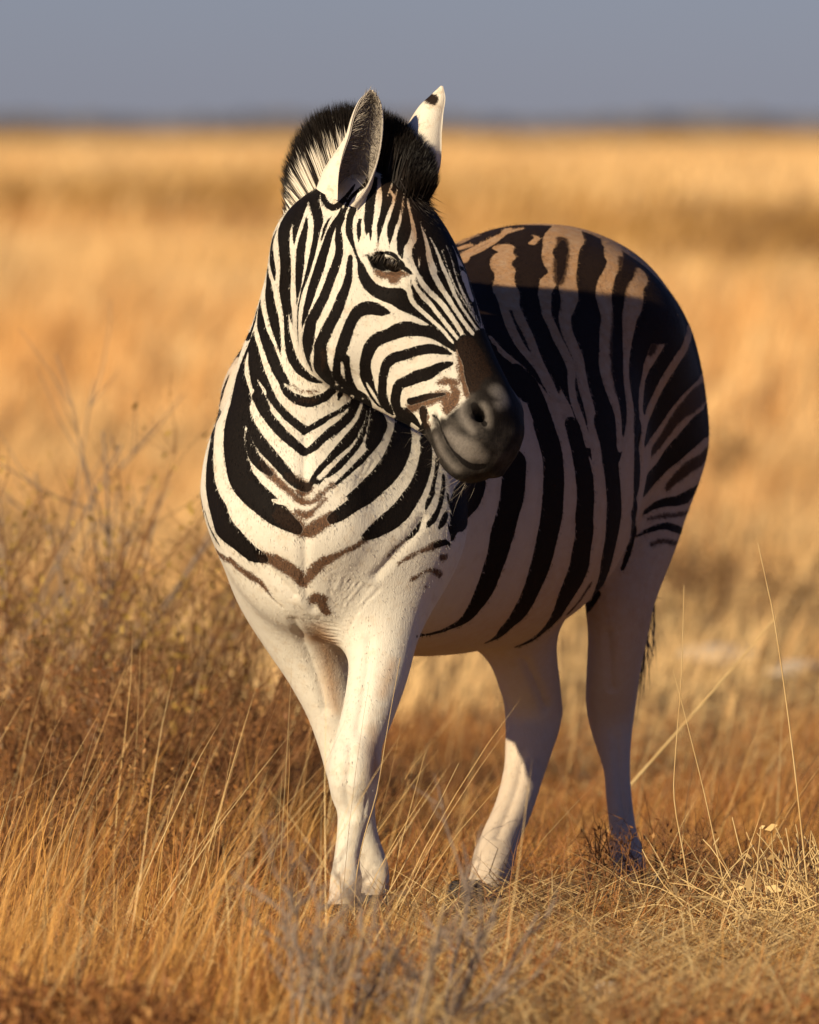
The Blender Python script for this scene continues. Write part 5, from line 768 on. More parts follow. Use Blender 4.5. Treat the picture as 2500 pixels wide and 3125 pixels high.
def tube(path, rad, sides=8):
    path = np.asarray(path, float); V = []; F = []
    for i, p in enumerate(path):
        d = path[min(i + 1, len(path) - 1)] - path[max(i - 1, 0)]; d /= np.linalg.norm(d)
        a = np.cross(d, (0.3, .9, .2)); a /= np.linalg.norm(a); b_ = np.cross(d, a)
        for k in range(sides):
            t = 2 * math.pi * k / sides; V.append(p + rad[i] * (math.cos(t) * a + math.sin(t) * b_))
    for i in range(len(path) - 1):
        for k in range(sides):
            F.append((i * sides + k, i * sides + (k + 1) % sides, (i + 1) * sides + (k + 1) % sides, (i + 1) * sides + k))
    return np.array(V), np.array(F)

# ---- ears: a rolled leaf of skin, closed at the base, opening towards 'face'
def ear_material():
    k = NT('ear_skin')
    u = k.attr('u'); inner = k.attr('inner'); spot = k.attr('spot')
    nz = k.noise(260, 3, .7)
    outc = k.mix(k.sstep(k.noise(60, 3, .6), .5, .75), (.74, .665, .55), (.58, .46, .34))
    outc = k.mix(k.sstep(k.math('ADD', spot, k.math('MULTIPLY', k.math('SUBTRACT', nz, .5), .7)), .35, .65), outc, (.016, .009, .006))
    inc = k.mix(nz, (.12, .105, .09), (.40, .35, .30))
    inc = k.mix(k.sstep(u, .80, .95), inc, (.60, .52, .42))
    c = k.mix(inner, outc, inc)
    k.bump(k.noise(500, 2, .6), .5, .003)
    return k.out(c, .75, .15)
M_EAR = ear_material(); M_EARHAIR = plain('ear_hair', (.22, .19, .16), .7, .2, (.42, .37, .31), 80)
def ear(path, rad, span, face, spot_fn):
    nu, nv = 40, 28
    path = np.asarray(path, float); L = np.linspace(0, 1, len(path)); uu = np.linspace(0, 1, nu)
    C = np.stack([interp(uu, L, path[:, i]) for i in range(3)], 1); R = interp(uu, np.linspace(0, 1, len(rad)), rad); SPN = interp(uu, np.linspace(0, 1, len(span)), span)
    R = np.maximum(R, .0015); face = np.array(face, float)
    V = []; U = []; IN = []; SPT = []
    for layer in (0, 1):
        for i in range(nu):
            ax = C[min(i + 1, nu - 1)] - C[max(i - 1, 0)]; ax /= np.linalg.norm(ax)
            f = face - ax * (face @ ax); f /= np.linalg.norm(f); s = np.cross(ax, f)
            for j in range(nv):
                a = math.radians(SPN[i]) + (2 * math.pi - 2 * math.radians(SPN[i])) * j / (nv - 1)   # from one lip round the back to the other
                r = max(R[i] - layer * .0035, .0006)
                V.append(C[i] + r * (math.cos(a) * f + math.sin(a) * s)); U.append(uu[i]); IN.append(layer); SPT.append(spot_fn(uu[i], j / (nv - 1)))
    F = []; n1 = nu * nv
    for i in range(nu - 1):
        for j in range(nv - 1):
            q = (i * nv + j, i * nv + j + 1, (i + 1) * nv + j + 1, (i + 1) * nv + j)
            F.append(q); F.append(tuple(n1 + x for x in q[::-1]))
        for j in (0, nv - 1):
            F.append((i * nv + j, (i + 1) * nv + j, n1 + (i + 1) * nv + j, n1 + i * nv + j))
    for j in range(nv - 1):
        i = nu - 1; F.append((i * nv + j, i * nv + j + 1, n1 + i * nv + j + 1, n1 + i * nv + j))
    o = mesh_ob('ear', np.array(V), np.array(F), M_EAR, zebra, attrs=dict(u=U, inner=IN, spot=SPT))
    return o, C, R, face
e1, C1_, R1_, f1 = ear([P(1034, 605, -0.140), P(1070, 525, -0.145), P(1106, 440, -0.148), P(1121, 370, -0.147), P(1130, 315, -0.143), P(1134, 274, -0.140)],
                       [.049, .051, .044, .037, .034, .029, .020, .004], [18, 45, 72, 82, 85, 85], (.34, -.94, .05), lambda u, v: 1.0 if u > 9 else 0.0)
e2, C2_, R2_, f2 = ear([P(1268, 560, -0.030), P(1284, 490, -0.020), P(1302, 410, -0.015), P(1322, 345, -0.015), P(1342, 300, -0.018), P(1350, 262, -0.020)],
                       [.034, .046, .047, .042, .034, .024, .016, .003], [25, 45, 60, 66, 70, 74], (.93, .25, .1), lambda u, v: max(0., 1 - abs(u - .765) / .17) * max(0., 1 - ((v - .54) / .33) ** 4))
# hair lining the near ear
n_ = 900; ui = rng.uniform(.12, .92, n_); idx = (ui * 39).astype(int); rts = []; tps = []
for q in range(n_):
    i = idx[q]; ax = C1_[min(i + 1, 39)] - C1_[max(i - 1, 0)]; ax /= np.linalg.norm(ax); f = f1 - ax * (f1 @ ax); f /= np.linalg.norm(f); s = np.cross(ax, f)
    a = math.radians(rng.uniform(75, 285)); r = max(R1_[i] - .005, .002)
    p = C1_[i] + r * (math.cos(a) * f + math.sin(a) * s); inw = C1_[i] - p
    rts.append(p); tps.append(p + inw * rng.uniform(.3, .8) + ax * rng.uniform(.005, .022) + f * .006 + rng.normal(size=3) * .004)
strands('ear_hair', rts, tps, .0011, M_EARHAIR, e1)

# ---- eyes
def uv_sphere(c, r, nu=24, nv=16):
    V = []; F = []
    for i in range(nv + 1):
        th = math.pi * i / nv
        for j in range(nu):
            ph = 2 * math.pi * j / nu; V.append(c + r * np.array([math.sin(th) * math.cos(ph), math.sin(th) * math.sin(ph), math.cos(th)]))
    for i in range(nv):
        for j in range(nu): F.append((i * nu + j, (i + 1) * nu + j, (i + 1) * nu + (j + 1) % nu, i * nu + (j + 1) % nu))
    return np.array(V), np.array(F)
for sg in (1, -1):
    v, f = uv_sphere(head_pt(0.1525, -0.0834, .0755 * sg), .029)
    eo = mesh_ob('eye', v, f, M_EYE, zebra)
    k = 70; t = np.linspace(0, 1, k); lp = np.array([head_pt(a, n, r * sg) for a, n, r in [(0.1190, -0.1135, .103), (0.1260, -0.0947, .108), (0.1391, -0.0755, .110), (0.1579, -0.0613, .108), (0.1776, -0.0570, .104)]])
    rt = np.stack([interp(t, np.linspace(0, 1, 5), lp[:, i]) for i in range(3)], 1) + rng.normal(size=(k, 3)) * .0012
    tp = rt + H_R * sg * .010 + H_A * .010 - H_N * .013 + rng.normal(size=(k, 3)) * .004
    strands('eyelash', rt, tp, .0011, M_LASH, eo)

# ---- mane: upright hair along the crest, white and black at the root, dark at the tip
def mane_material():
    k = NT('mane_hair')
    s = k.attr('crest'); al = k.attr('along')
    band = k.sstep(k.math('SINE', k.math('MULTIPLY', s, 105.)), .45, .8)
    light = k.mix(band, (.78, .71, .60), (.018, .012, .009))
    tip = k.sstep(k.math('ADD', al, k.math('MULTIPLY', k.attr('rnd'), .22)),   .72, .86)
    dark = k.math('MAXIMUM', tip, k.attr('dark'))
    return k.out(k.mix(dark, light, k.mix(k.attr('rnd'), (.006, .0045, .004), (.014, .0095, .007))), .5, .3)
M_MANE = mane_material()
CR = [(P(1283, 590, -0.145), P(1300, 545, -0.165)), (P(1262, 540, -0.110), P(1296, 470, -0.110)), (P(1225, 500, -0.070), P(1262, 405, -0.090)), (P(1165, 480, -0.040), P(1185, 335, -0.060)), (P(1100, 485, -0.010), P(1085, 308, -0.030)), (P(1045, 510, 0.020), P(1005, 312, 0.000)), (P(1000, 550, 0.050), P(938, 352, 0.040)), (P(965, 580, 0.103), P(896, 452, 0.112)), (P(948, 612, 0.155), P(896, 520, 0.175)), (P(930, 670, 0.228), P(912, 588, 0.277)), (P(905, 800, 0.320), P(910, 735, 0.400)), (P(895, 940, 0.400), P(905, 895, 0.470)), (P(890, 1060, 0.460), P(905, 1030, 0.530))]
cr = np.array([a for a, b_ in CR]); ct = np.array([b_ for a, b_ in CR]); cu = np.linspace(0, 1, len(CR))
nm = 21000; u = rng.uniform(0, 1, nm) ** 1.15
base = np.stack([interp(u, cu, cr[:, i]) for i in range(3)], 1); tip = np.stack([interp(u, cu, ct[:, i]) for i in range(3)], 1)
tang = np.stack([interp(np.clip(u + .01, 0, 1), cu, cr[:, i]) for i in range(3)], 1) - np.stack([interp(np.clip(u - .01, 0, 1), cu, cr[:, i]) for i in range(3)], 1)
up = tip - base; lat = np.cross(tang, up); lat /= np.linalg.norm(lat, axis=1)[:, None]
lo = rng.uniform(-1, 1, nm); hw = np.interp(u, [0, .1, .3, 1], [.020, .034, .030, .022])
base2 = base + lat * (lo * hw)[:, None] - up * np.interp(u, [0, .12, .25], [.75, .5, .28])[:, None]
ln = rng.uniform(.90, 1.02, nm) * (1 - .18 * lo ** 2)
tip2 = base + up * ln[:, None] + lat * (lo * hw * 1.5)[:, None] + rng.normal(size=(nm, 3)) * .0035
strands('mane', base2, tip2, .0028, M_MANE, zebra, bend=rng.normal(size=(nm, 3)) * .002, attrs=dict(crest=u, dark=np.clip((.315 - u) / .05, 0, 1), rnd=rng.uniform(0, 1, nm)))['kind'] = 'stuff'
# brush of hair on the forehead
nf = 700; fb_ = np.array([head_pt(a, n, r) for a, n, r in zip(rng.uniform(-.01, .09, nf), np.full(nf, -.012), rng.normal(0, .018, nf))])
ft_ = fb_ + H_A * rng.uniform(.02, .05, nf)[:, None] + H_N * rng.uniform(.008, .022, nf)[:, None] + rng.normal(size=(nf, 3)) * .005
strands('forelock', fb_, ft_, .0016, M_BLACKHAIR, zebra)

# ---- hooves
for (x, y, Y, yaw) in ((1020, 2826, -.12, -.3), (1133, 2826, .17, -.1), (1418, 2812, .60, -.6), (1962, 2805, .86, .2)):
    c = P(x, y, Y); c[2] = 0
    V = []; F = []; prof = [(.0, .047, .012), (.012, .046, .009), (.042, .040, .0), (.066, .036, -.008), (.074, .030, -.010)]
    for z, r, fw in prof:
        for k in range(20):
            t = 2 * math.pi * k / 20; fx = math.cos(t); fy = math.sin(t)
            lx = r * fx * .92; ly = -(r * 1.12 * fy) - fw if False else r * 1.12 * fy - fw
            V.append((c[0] + lx * math.cos(yaw) - ly * math.sin(yaw), c[1] + lx * math.sin(yaw) + ly * math.cos(yaw), z + .001))
    for i in range(len(prof) - 1):
        for k in range(20): F.append((i * 20 + k, i * 20 + (k + 1) % 20, (i + 1) * 20 + (k + 1) % 20, (i + 1) * 20 + k))
    mesh_ob('hoof', np.array(V), np.array(F), M_HOOF, zebra)

# ---- tail: a thin dock hanging behind the left hind leg, ending in a brush of dark hair
tp_ = [np.array(spine_point(1.60, .02)).tolist() + [1.20], P(2050, 1500, 1.60).tolist(), P(1975, 1720, 1.55).tolist(), P(1935, 1900, 1.45).tolist()]
tv, tf = tube(np.array(tp_), [.034, .028, .022, .016], 10)
tail = mesh_ob('tail', tv, tf, M_BLACKHAIR, zebra)
nt_ = 260; t = rng.uniform(.55, 1, nt_); pth = np.array(tp_)
rt = np.stack([np.interp(t, np.linspace(0, 1, 4), pth[:, i]) for i in range(3)], 1) + rng.normal(size=(nt_, 3)) * .010
endz = rng.uniform(.34, .70, nt_)
te = np.stack([P(1925, 2150, 1.40)[0] + rng.normal(0, .014, nt_) + .03 * (endz > .45), 1.42 + rng.normal(0, .03, nt_), endz], 1)
strands('tail_hair', rt, te, .0035, plain('tail_brush', (.05, .035, .025), .6, .3, (.16, .11, .075), 30), tail, bend=rng.normal(size=(nt_, 3)) * .008)

# ---- whiskers on chin and lips
nw = 90; aw = rng.uniform(.46, .60, nw); rw = rng.uniform(-.05, .06, nw)
rt = np.array([head_pt(a, -.185 + .25 * max(a - .54, 0) + .012, r) for a, r in zip(aw, rw)])
tp = rt - H_N * rng.uniform(.02, .065, nw)[:, None] + H_A * rng.uniform(-.005, .035, nw)[:, None] + rng.normal(size=(nw, 3)) * .014
strands('whisker', rt, tp, .0006, plain('whisker_hair', (.16, .13, .10), .5, .3), zebra, bend=rng.normal(size=(nw, 3)) * .005)['kind'] = 'stuff'

# ------------------------------------------------------------------ ground and grass
def half_w(Y): return 1250 / FOC * (DIST + Y)

def ground_material():
    k = NT('dry_ground'); g = k.coord()
    big = k.noise(.035, 3, .6, k.scaled((1, .35, 1), g)); mid = k.noise(1.2, 4, .6, g); fine = k.noise(22, 4, .7, g)
    c = k.mix(mid, (.20, .112, .045), (.36, .23, .105))
    c = k.mix(k.sstep(fine, .45, .75), c, (.13, .075, .035))
    c = k.mix(k.math('MULTIPLY', k.sstep(big, .52, .72), .6), c, (.25, .14, .05))
    sx = k.n('ShaderNodeSeparateXYZ'); k.put(sx.inputs[0], g)
    cover = k.sstep(sx.outputs['Y'], 9., 45.)                        # further out the straw hides the soil
    far = k.mix(k.sstep(k.noise(.05, 3, .6, k.scaled((1, .2, 1), g)), .35, .65), (.66, .39, .145), (.80, .52, .23))
    far = k.mix(k.math('MULTIPLY', k.sstep(k.noise(.9, 3, .7, k.scaled((1, .3, 1), g)), .5, .75), .5), far, (.46, .24, .08))
    c = k.mix(k.math('MULTIPLY', cover, .8), c, far)
    k.bump(fine, .6, .03)
    return k.out(c, .95, .05)
M_GROUND = ground_material()
gy = np.concatenate([np.linspace(-30, 12, 85), np.geomspace(13, 5200, 60)]); gx = np.concatenate([-np.geomspace(4, 3600, 30)[::-1], np.linspace(-3.6, 3.6, 49), np.geomspace(4, 3600, 30)])
GX, GY = np.meshgrid(gx, gy, indexing='ij')
def ground_z(x, y):
    return -.012 + .02 * np.sin(x * 2.1 + y * .7) * np.sin(y * 1.3 + .5) * np.clip(1 - np.abs(y) / 30, 0, 1) + .010 * np.sin(x * 5.3 - y * 4.1) * np.clip(1 - np.abs(y) / 20, 0, 1)
GZ = ground_z(GX, GY); nxg, nyg = len(gx), len(gy); ids = np.arange(nxg * nyg).reshape(nxg, nyg)
ground = mesh_ob('ground', np.stack([GX, GY, GZ], -1).reshape(-1, 3), np.stack([ids[:-1, :-1], ids[1:, :-1], ids[1:, 1:], ids[:-1, 1:]], -1).reshape(-1, 4), M_GROUND)
tag(ground, kind='structure')

def straw_material(name, ca, cb, cc, trans=.25):
    """dry leaf blades: colour varies from blade to blade and along the blade, light passes through a little"""
    k = NT(name); r = k.attr('rnd'); al = k.attr('along')
    c = k.mix(k.sstep(r, .0, .6), ca, cb); c = k.mix(k.sstep(r, .72, 1.0), c, cc)
    c = k.mix(k.math('MULTIPLY', k.sstep(al, .75, 1.0), .35), c, cb)
    k.out(c, .55, .25)
    t = k.n('ShaderNodeBsdfTranslucent'); k.put(t.inputs['Color'], c); m = k.n('ShaderNodeMixShader'); m.inputs[0].default_value = trans
    k.t.links.new(k.b.outputs[0], m.inputs[1]); k.t.links.new(t.outputs[0], m.inputs[2]); k.t.links.new(m.outputs[0], k.t.nodes['Material Output'].inputs[0])
    return k.m
M_STRAW = straw_material('straw', (.38, .170, .040), (.64, .355, .100), (.72, .50, .22))
M_RUST = straw_material('rust_straw', (.23, .082, .022), (.42, .175, .050), (.60, .35, .14))
M_GOLD = straw_material('gold_straw', (.46, .205, .050), (.72, .39, .110), (.54, .22, .065))
M_FAR = straw_material('far_straw', (.74, .44, .165), (.86, .58, .27), (.76, .43, .155))
M_OLIVEFAR = straw_material('olive_straw', (.30, .165, .045), (.46, .26, .075), (.26, .14, .05))
M_FARRUST = straw_material('far_rust', (.54, .255, .075), (.70, .38, .135), (.42, .21, .09))
M_PALE = straw_material('pale_stalk', (.66, .44, .18), (.74, .55, .27), (.58, .34, .13))
M_TWIG = plain('grey_twig', (.17, .125, .10), .8, .1, (.33, .26, .205), 40)
M_BROWNTWIG = plain('brown_twig', (.11, .05, .026), .8, .1, (.30, .145, .06), 40)
M_LEAFBROWN = straw_material('rusty_leaf', (.17, .064, .022), (.40, .175, .056), (.54, .31, .12), .3)
M_LEAFOLIVE = straw_material('olive_leaf', (.32, .185, .038), (.52, .34, .080), (.62, .41, .12), .35)

def ribbons(pts, w):
    """pts (levels, n, 3), w (n,) -> tapering ribbon vertices and faces"""
    seg = len(pts) - 1; n = pts.shape[1]; a = rng.uniform(0, math.pi, n); s = np.stack([np.cos(a), np.sin(a), np.zeros(n)], 1)
    rows = []
    for i in range(seg):
        ww = (w * (1 - .75 * i / seg) * .5)[:, None]; rows += [pts[i] - s * ww, pts[i] + s * ww]
    rows.append(pts[seg]); V = np.stack(rows, 1).reshape(-1, 3); m = 2 * seg + 1; b = np.arange(n)[:, None] * m
    quads = np.concatenate([b + np.array([2 * i, 2 * i + 1, 2 * i + 3, 2 * i + 2]) for i in range(seg - 1)]); tris = b + np.array([2 * seg - 2, 2 * seg - 1, 2 * seg])
    al = np.tile(np.concatenate([np.repeat(np.linspace(0, 1, seg + 1)[:-1], 2), [1.]]), n)
    return V, quads, tris, al, m

def blades(name, x, y, h, w, lean_dir, lean, mat, z0=None, curve=.35, seg=3, rnd=None, parent=None, wob=0.):
    """grass blades as bent tapering ribbons rooted at (x, y)"""
    n = len(x); f = lambda v: np.broadcast_to(v, (n,)).astype(float)
    h, w, ld, le, curve = f(h), f(w), f(lean_dir), f(lean), f(curve)
    z = ground_z(x, y) - .01 if z0 is None else z0
    P_ = np.zeros((seg + 1, n, 3)); P_[0] = np.stack([x, y, z], 1)
    for i in range(1, seg + 1):
        ang = np.minimum(le + curve * (i - .5) / seg, 1.62); d = ld + (rng.normal(0, wob, n) if wob else 0)
        P_[i] = P_[i - 1] + np.stack([np.cos(d) * np.sin(ang), np.sin(d) * np.sin(ang), np.cos(ang)], 1) * (h / seg)[:, None]
        P_[i, :, 2] = np.maximum(P_[i, :, 2], z + .004)
    V, quads, tris, al, m = ribbons(P_, w); r = rng.uniform(0, 1, n) if rnd is None else rnd
    return mesh_ob(name, V, [quads, tris], mat, parent, attrs=dict(along=al, rnd=np.repeat(r, m)))

def vnoise(x, y, f, seed):
    """cheap value noise in numpy"""
    r = np.random.default_rng(seed); T = r.uniform(0, 1, (64, 64)); u = (x * f) % 64; v = (y * f) % 64
    i = u.astype(int); j = v.astype(int); a = u - i; b = v - j; a = a * a * (3 - 2 * a); b = b * b * (3 - 2 * b)
    return (T[i % 64, j % 64] * (1 - a) + T[(i + 1) % 64, j % 64] * a) * (1 - b) + (T[i % 64, (j + 1) % 64] * (1 - a) + T[(i + 1) % 64, (j + 1) % 64] * a) * b

def scatter(n, y0, y1, margin=.9, power=1.0):
    y = y0 + (y1 - y0) * rng.uniform(0, 1, n) ** power; x = rng.uniform(-1, 1, n) * (half_w(y) + margin); return x, y
def stuff(o): o['kind'] = 'stuff'; return o

# litter: straw lying on the ground, crossed every way
x, y = scatter(36000, -4.2, 6.0, .6)
stuff(blades('straw_litter', x, y, rng.uniform(.06, .30, len(x)), .0034, rng.uniform(0, 2 * math.pi, len(x)), rng.uniform(1.1, 1.5, len(x)), M_STRAW, z0=ground_z(x, y) + rng.uniform(0, .07, len(x)) ** 1.3, curve=.15))
# paler, trampled straw under and in front of the animal
x, y = scatter(16000, -3.6, .6, .2); k_ = rng.uniform(0, 1, len(x)) < np.clip((x + .25) / .4, .05, 1); x, y = x[k_], y[k_]
stuff(blades('trampled_straw', x, y, rng.uniform(.05, .22, len(x)), .0032, rng.uniform(0, 2 * math.pi, len(x)), rng.uniform(1.0, 1.5, len(x)), M_PALE, z0=ground_z(x, y) + rng.uniform(.01, .09, len(x)), curve=.2))
# short rusty undergrowth
x, y = scatter(52000, -4.2, 8.0, .6); keep = vnoise(x, y, 1.6, 3) > .30 + .22 * ((y < .4) & (x > -.1)); x, y = x[keep], y[keep]
stuff(blades('short_grass', x, y, rng.uniform(.05, .17, len(x)) * (.5 + vnoise(x, y, 1.1, 4)), .0034, rng.normal(.2, 1.4, len(x)), np.abs(rng.normal(.5, .35, len(x))), M_RUST, curve=.6, wob=.5))
# tufts of golden grass, leaning to the right, tall on the left of the animal
def tufts(name, n_tuft, per, y0, y1, hmin, hmax, mat, w=.0028, spread=.06, dens=None, lean=(.35, .16), margin=.6, zfun=None, curve=(.25, .25), wob=.15, dirs=.75, patch=None):
    x, y = scatter(n_tuft, y0, y1, margin)
    if dens is not None:
        k = rng.uniform(0, 1, n_tuft) < dens(x, y); x, y = x[k], y[k]
    q = np.repeat(np.arange(len(x)), per); bx = x[q] + rng.normal(0, spread, len(q)); by = y[q] + rng.normal(0, spread, len(q))
    hs = rng.uniform(hmin, hmax, len(x))[q] * rng.uniform(.45, 1.15, len(q)) * (1 if zfun is None else zfun(bx, by))
    td = rng.normal(.1, dirs * .6, len(x)); tl = rng.normal(lean[0], lean[1] * .6, len(x))
    ld = td[q] + rng.normal(0, dirs, len(q)); le = np.abs(tl[q] + rng.normal(0, lean[1], len(q)))
    return stuff(blades(name, bx, by, hs, rng.uniform(.6, 1.25, len(q)) * w, ld, le, mat, curve=rng.normal(curve[0], curve[1], len(q)), wob=wob, rnd=np.clip((rng.uniform(0, 1, len(x))[q] if patch is None else 1.5 * vnoise(bx * patch[0], by * patch[1], 1., 31) - .25) * .7 + rng.uniform(0, .3, len(q)), 0, 1)))
feet = lambda x, y: ((x > -.36) & (x < .62) & (y < .9) & (y > -1.3) & ((x > -.2) | (y > -1.0))).astype(float)
left_tall = lambda x, y: (1 - .8 * feet(x, y)) * np.clip(.22 + .75 * (x < -.12 - .06 * y) + .35 * (y > 2.2) + .25 * (x > .75), 0, 1)
hgt = lambda x, y: (1 - .45 * feet(x, y)) * .42 + (1 - feet(x, y)) * .58 * np.clip((-.05 - x) / .35, 0, 1) * np.clip((3.5 - y) / 1.5, .45, 1) + .2 * np.clip((x - .55) / .2, 0, 1)
gaps = lambda x, y: left_tall(x, y) * np.clip(3.4 * vnoise(x, y, 2.3, 41) - 1.0, 0, 1)
tufts('golden_grass', 760, 20, -4.0, 3.0, .22, .48, M_GOLD, dens=gaps, zfun=hgt)
tufts('straw_grass', 1500, 13, -4.2, 9.0, .16, .40, M_STRAW, dens=gaps, zfun=hgt, lean=(.45, .3), dirs=1.1)
tufts('rust_grass', 1500, 14, -4.2, 9.0, .14, .34, M_RUST, dens=left_tall, zfun=hgt, lean=(.6, .4), dirs=1.6, wob=.4)
x, y = scatter(9000, -4.0, 6.0, .5); k_ = vnoise(x, y, 1.9, 45) > .42; x, y = x[k_], y[k_]
stuff(blades('twig_litter', x, y, rng.uniform(.08, .30, len(x)), .0034, rng.uniform(0, 2 * math.pi, len(x)), np.abs(rng.normal(.8, .45, len(x))), M_BROWNTWIG, curve=.3, seg=4, wob=.6))
x = rng.uniform(.25, 1.7, 7000); y = rng.uniform(4.5, 18, 7000)
stuff(blades('pale_straw', x, y, rng.uniform(.08, .25, 7000), .007, rng.uniform(0, 2 * math.pi, 7000), rng.uniform(1.1, 1.5, 7000), M_PALE, z0=ground_z(x, y) + rng.uniform(0, .05, 7000), curve=.2))
x, y = rng.normal(-.14, .13, 260), rng.normal(-.42, .16, 260); q = np.repeat(np.arange(260), 9)
stuff(blades('foot_grass', x[q] + rng.normal(0, .03, len(q)), y[q] + rng.normal(0, .03, len(q)), rng.uniform(.05, .13, len(q)), .0024, rng.normal(.2, .8, len(q)), np.abs(rng.normal(.4, .25, len(q))), M_STRAW, curve=.25, wob=.15))
# single long pale stalks standing above the rest
x, y = scatter(900, -3.6, 6.5, .5); k_ = rng.uniform(0, 1, 900) < np.clip(.25 + .75 * (x < -.05) + .2 * (x > .6), 0, 1); x, y = x[k_], y[k_]
stuff(blades('grass_stalks', x, y, rng.uniform(.30, .66, len(x)) * np.where(x < 0, 1, .72), .0026, rng.normal(.1, .7, len(x)), np.abs(rng.normal(.38, .22, len(x))), M_PALE, curve=rng.normal(.12, .12, len(x)), seg=5, wob=.12))
# further back: coarser and coarser tufts, out to the horizon
tufts('field_grass', 3600, 13, 8.0, 36.0, .12, .32, M_FAR, w=.006, spread=.12, patch=(.8, .35), dens=lambda x, y: (.2 + .8 * vnoise(x, y, .35, 8)) * np.where((x > .25) & (y < 20), .45, 1), margin=3.0)
tufts('field_rust_grass', 1500, 14, 6.0, 46.0, .16, .38, M_FARRUST, w=.006, spread=.14, dens=lambda x, y: np.clip(2.6 * vnoise(x, y, .30, 12) - .9, 0, 1), margin=1.5)
tufts('meadow_grass', 5200, 9, 34.0, 150.0, .22, .42, M_FAR, w=.03, spread=.4, dens=lambda x, y: .25 + .75 * vnoise(x, y * .3, .12, 9), margin=8, patch=(.32, .05))
tufts('meadow_rust_grass', 1500, 10, 40.0, 190.0, .35, .60, M_FARRUST, w=.03, spread=.5, dens=lambda x, y: np.clip(2.6 * vnoise(x, y * .3, .10, 13) - .9, 0, 1), margin=4)
tufts('plain_grass', 6000, 7, 145.0, 1100.0, .55, .85, M_FAR, w=.16, spread=1.6, dens=lambda x, y: .2 + .8 * vnoise(x * .5, y * .06, .10, 10), margin=28, patch=(.06, .012))
tufts('plain_rust_grass', 5200, 8, 95.0, 340.0, .55, .85, M_OLIVEFAR, w=.12, spread=1.6, dens=lambda x, y: np.clip((np.exp(-((y - 230) / 45) ** 2) * np.clip(.9 - 1.6 * x / half_w(y), 0, 1) + np.exp(-((y - 138) / 24) ** 2) * np.clip(2.2 * x / half_w(y) - .5, 0, 1)) * (.35 + vnoise(x * .3, y * .05, .2, 14)), 0, 1), margin=14)

# ------------------------------------------------------------------ shrubs, twigs, stones, far scrub
def tubes_mesh(name, paths, mat, parent, sides=4):
    """one mesh of thin tapering tubes; paths = [(points (k,3), radius at base, radius at tip)]"""
    V = []; F = []; off = 0
    for p, r0, r1 in paths:
        p = np.asarray(p); k = len(p); d = np.gradient(p, axis=0); d /= np.linalg.norm(d, axis=1)[:, None] + 1e-9
        a = np.cross(d, np.array([.37, .83, .41])); a /= np.linalg.norm(a, axis=1)[:, None] + 1e-9; b = np.cross(d, a)
        rr = np.linspace(r0, r1, k)[:, None]
        ring = [p + rr * (math.cos(t) * a + math.sin(t) * b) for t in np.arange(sides) * 2 * math.pi / sides]
        V.append(np.stack(ring, 1).reshape(-1, 3)); i = np.arange(k - 1)[:, None] * sides + np.arange(sides)[None]; j = np.arange(k - 1)[:, None] * sides + (np.arange(sides)[None] + 1) % sides
        F.append(np.stack([i, j, j + sides, i + sides], -1).reshape(-1, 4) + off); off += k * sides
    V = np.concatenate(V); n = len(V)
    return mesh_ob(name, V, np.concatenate(F), mat, parent, attrs=dict(rnd=rng.uniform(0, 1, n), along=np.full(n, .4)))
def grow(n_stem, height, spread, lean, r0, depth=2, wander=.25, kids=5):
    """branching stems from the origin"""
    out = []; tips = []
    def stem(p, d, L, r, lev):
        k = 7; q = [p]
        for i in range(k):
            d = d + rng.normal(0, wander / 2.2, 3) + np.array([0, 0, .05]); d /= np.linalg.norm(d); p = p + d * L / k; q.append(p)
        q = np.array(q); out.append((q, r, r * .45)); tips.append(q)
        if lev < depth:
            for _ in range(kids):
                i = rng.integers(2, k); dd = d + rng.normal(0, .55, 3); dd[2] = abs(dd[2]) * .7 + .15; dd /= np.linalg.norm(dd); stem(q[i], dd, L * rng.uniform(.3, .55), r * .55, lev + 1)
    for _ in range(n_stem):
        a = rng.uniform(0, 2 * math.pi); s = spread * math.sqrt(rng.uniform(0, 1)); d = np.array([math.cos(a) * .45 + lean[0], math.sin(a) * .45 + lean[1], 1.0]); d /= np.linalg.norm(d)
        stem(np.array([math.cos(a) * s, math.sin(a) * s, -.02]), d, height * rng.uniform(.6, 1.05), r0, 0)
    return out, tips
def leaves(name, tips, n, size, mat, parent, lo=.25, zpow=0):
    T = np.concatenate([t[int(len(t) * lo):] for t in tips]); c = T[rng.integers(0, len(T), n)] + rng.normal(0, size * .9, (n, 3))
    u = rng.normal(size=(n, 3)); u[:, 2] = np.abs(u[:, 2]); u /= np.linalg.norm(u, axis=1)[:, None]; v = np.cross(u, rng.normal(size=(n, 3))); v /= np.linalg.norm(v, axis=1)[:, None]
    s = (size * rng.uniform(.6, 1.4, n))[:, None]
    V = np.stack([c, c + u * s * .5 + v * s * .22, c + u * s, c + u * s * .5 - v * s * .22], 1).reshape(-1, 3); F = np.arange(4 * n).reshape(-1, 4)
    o = mesh_ob(name, V, F, mat, parent, smooth=False, attrs=dict(rnd=np.repeat(rng.uniform(0, 1, n), 4), along=np.full(4 * n, .4))); o['kind'] = 'stuff'; return o
def shrub(name, label, cat, x, y, h, n_stem, spread, lean, mat_w, mat_l, n_leaf, lsize, r0=.004, group=None, depth=2, kids=5, wander=.25, lo=.25):
    o = empty(name, (x, y, float(ground_z(np.array(x), np.array(y))))); tag(o, label, cat, group)
    paths, tips = grow(n_stem, h, spread, lean, r0, depth, wander, kids)
    tubes_mesh('branches', paths, mat_w, o)['kind'] = 'stuff'
    if n_leaf: leaves('foliage', tips, n_leaf, lsize, mat_l, o, lo)
    return o
G1 = 'low shrubs in the grass left of the zebra'
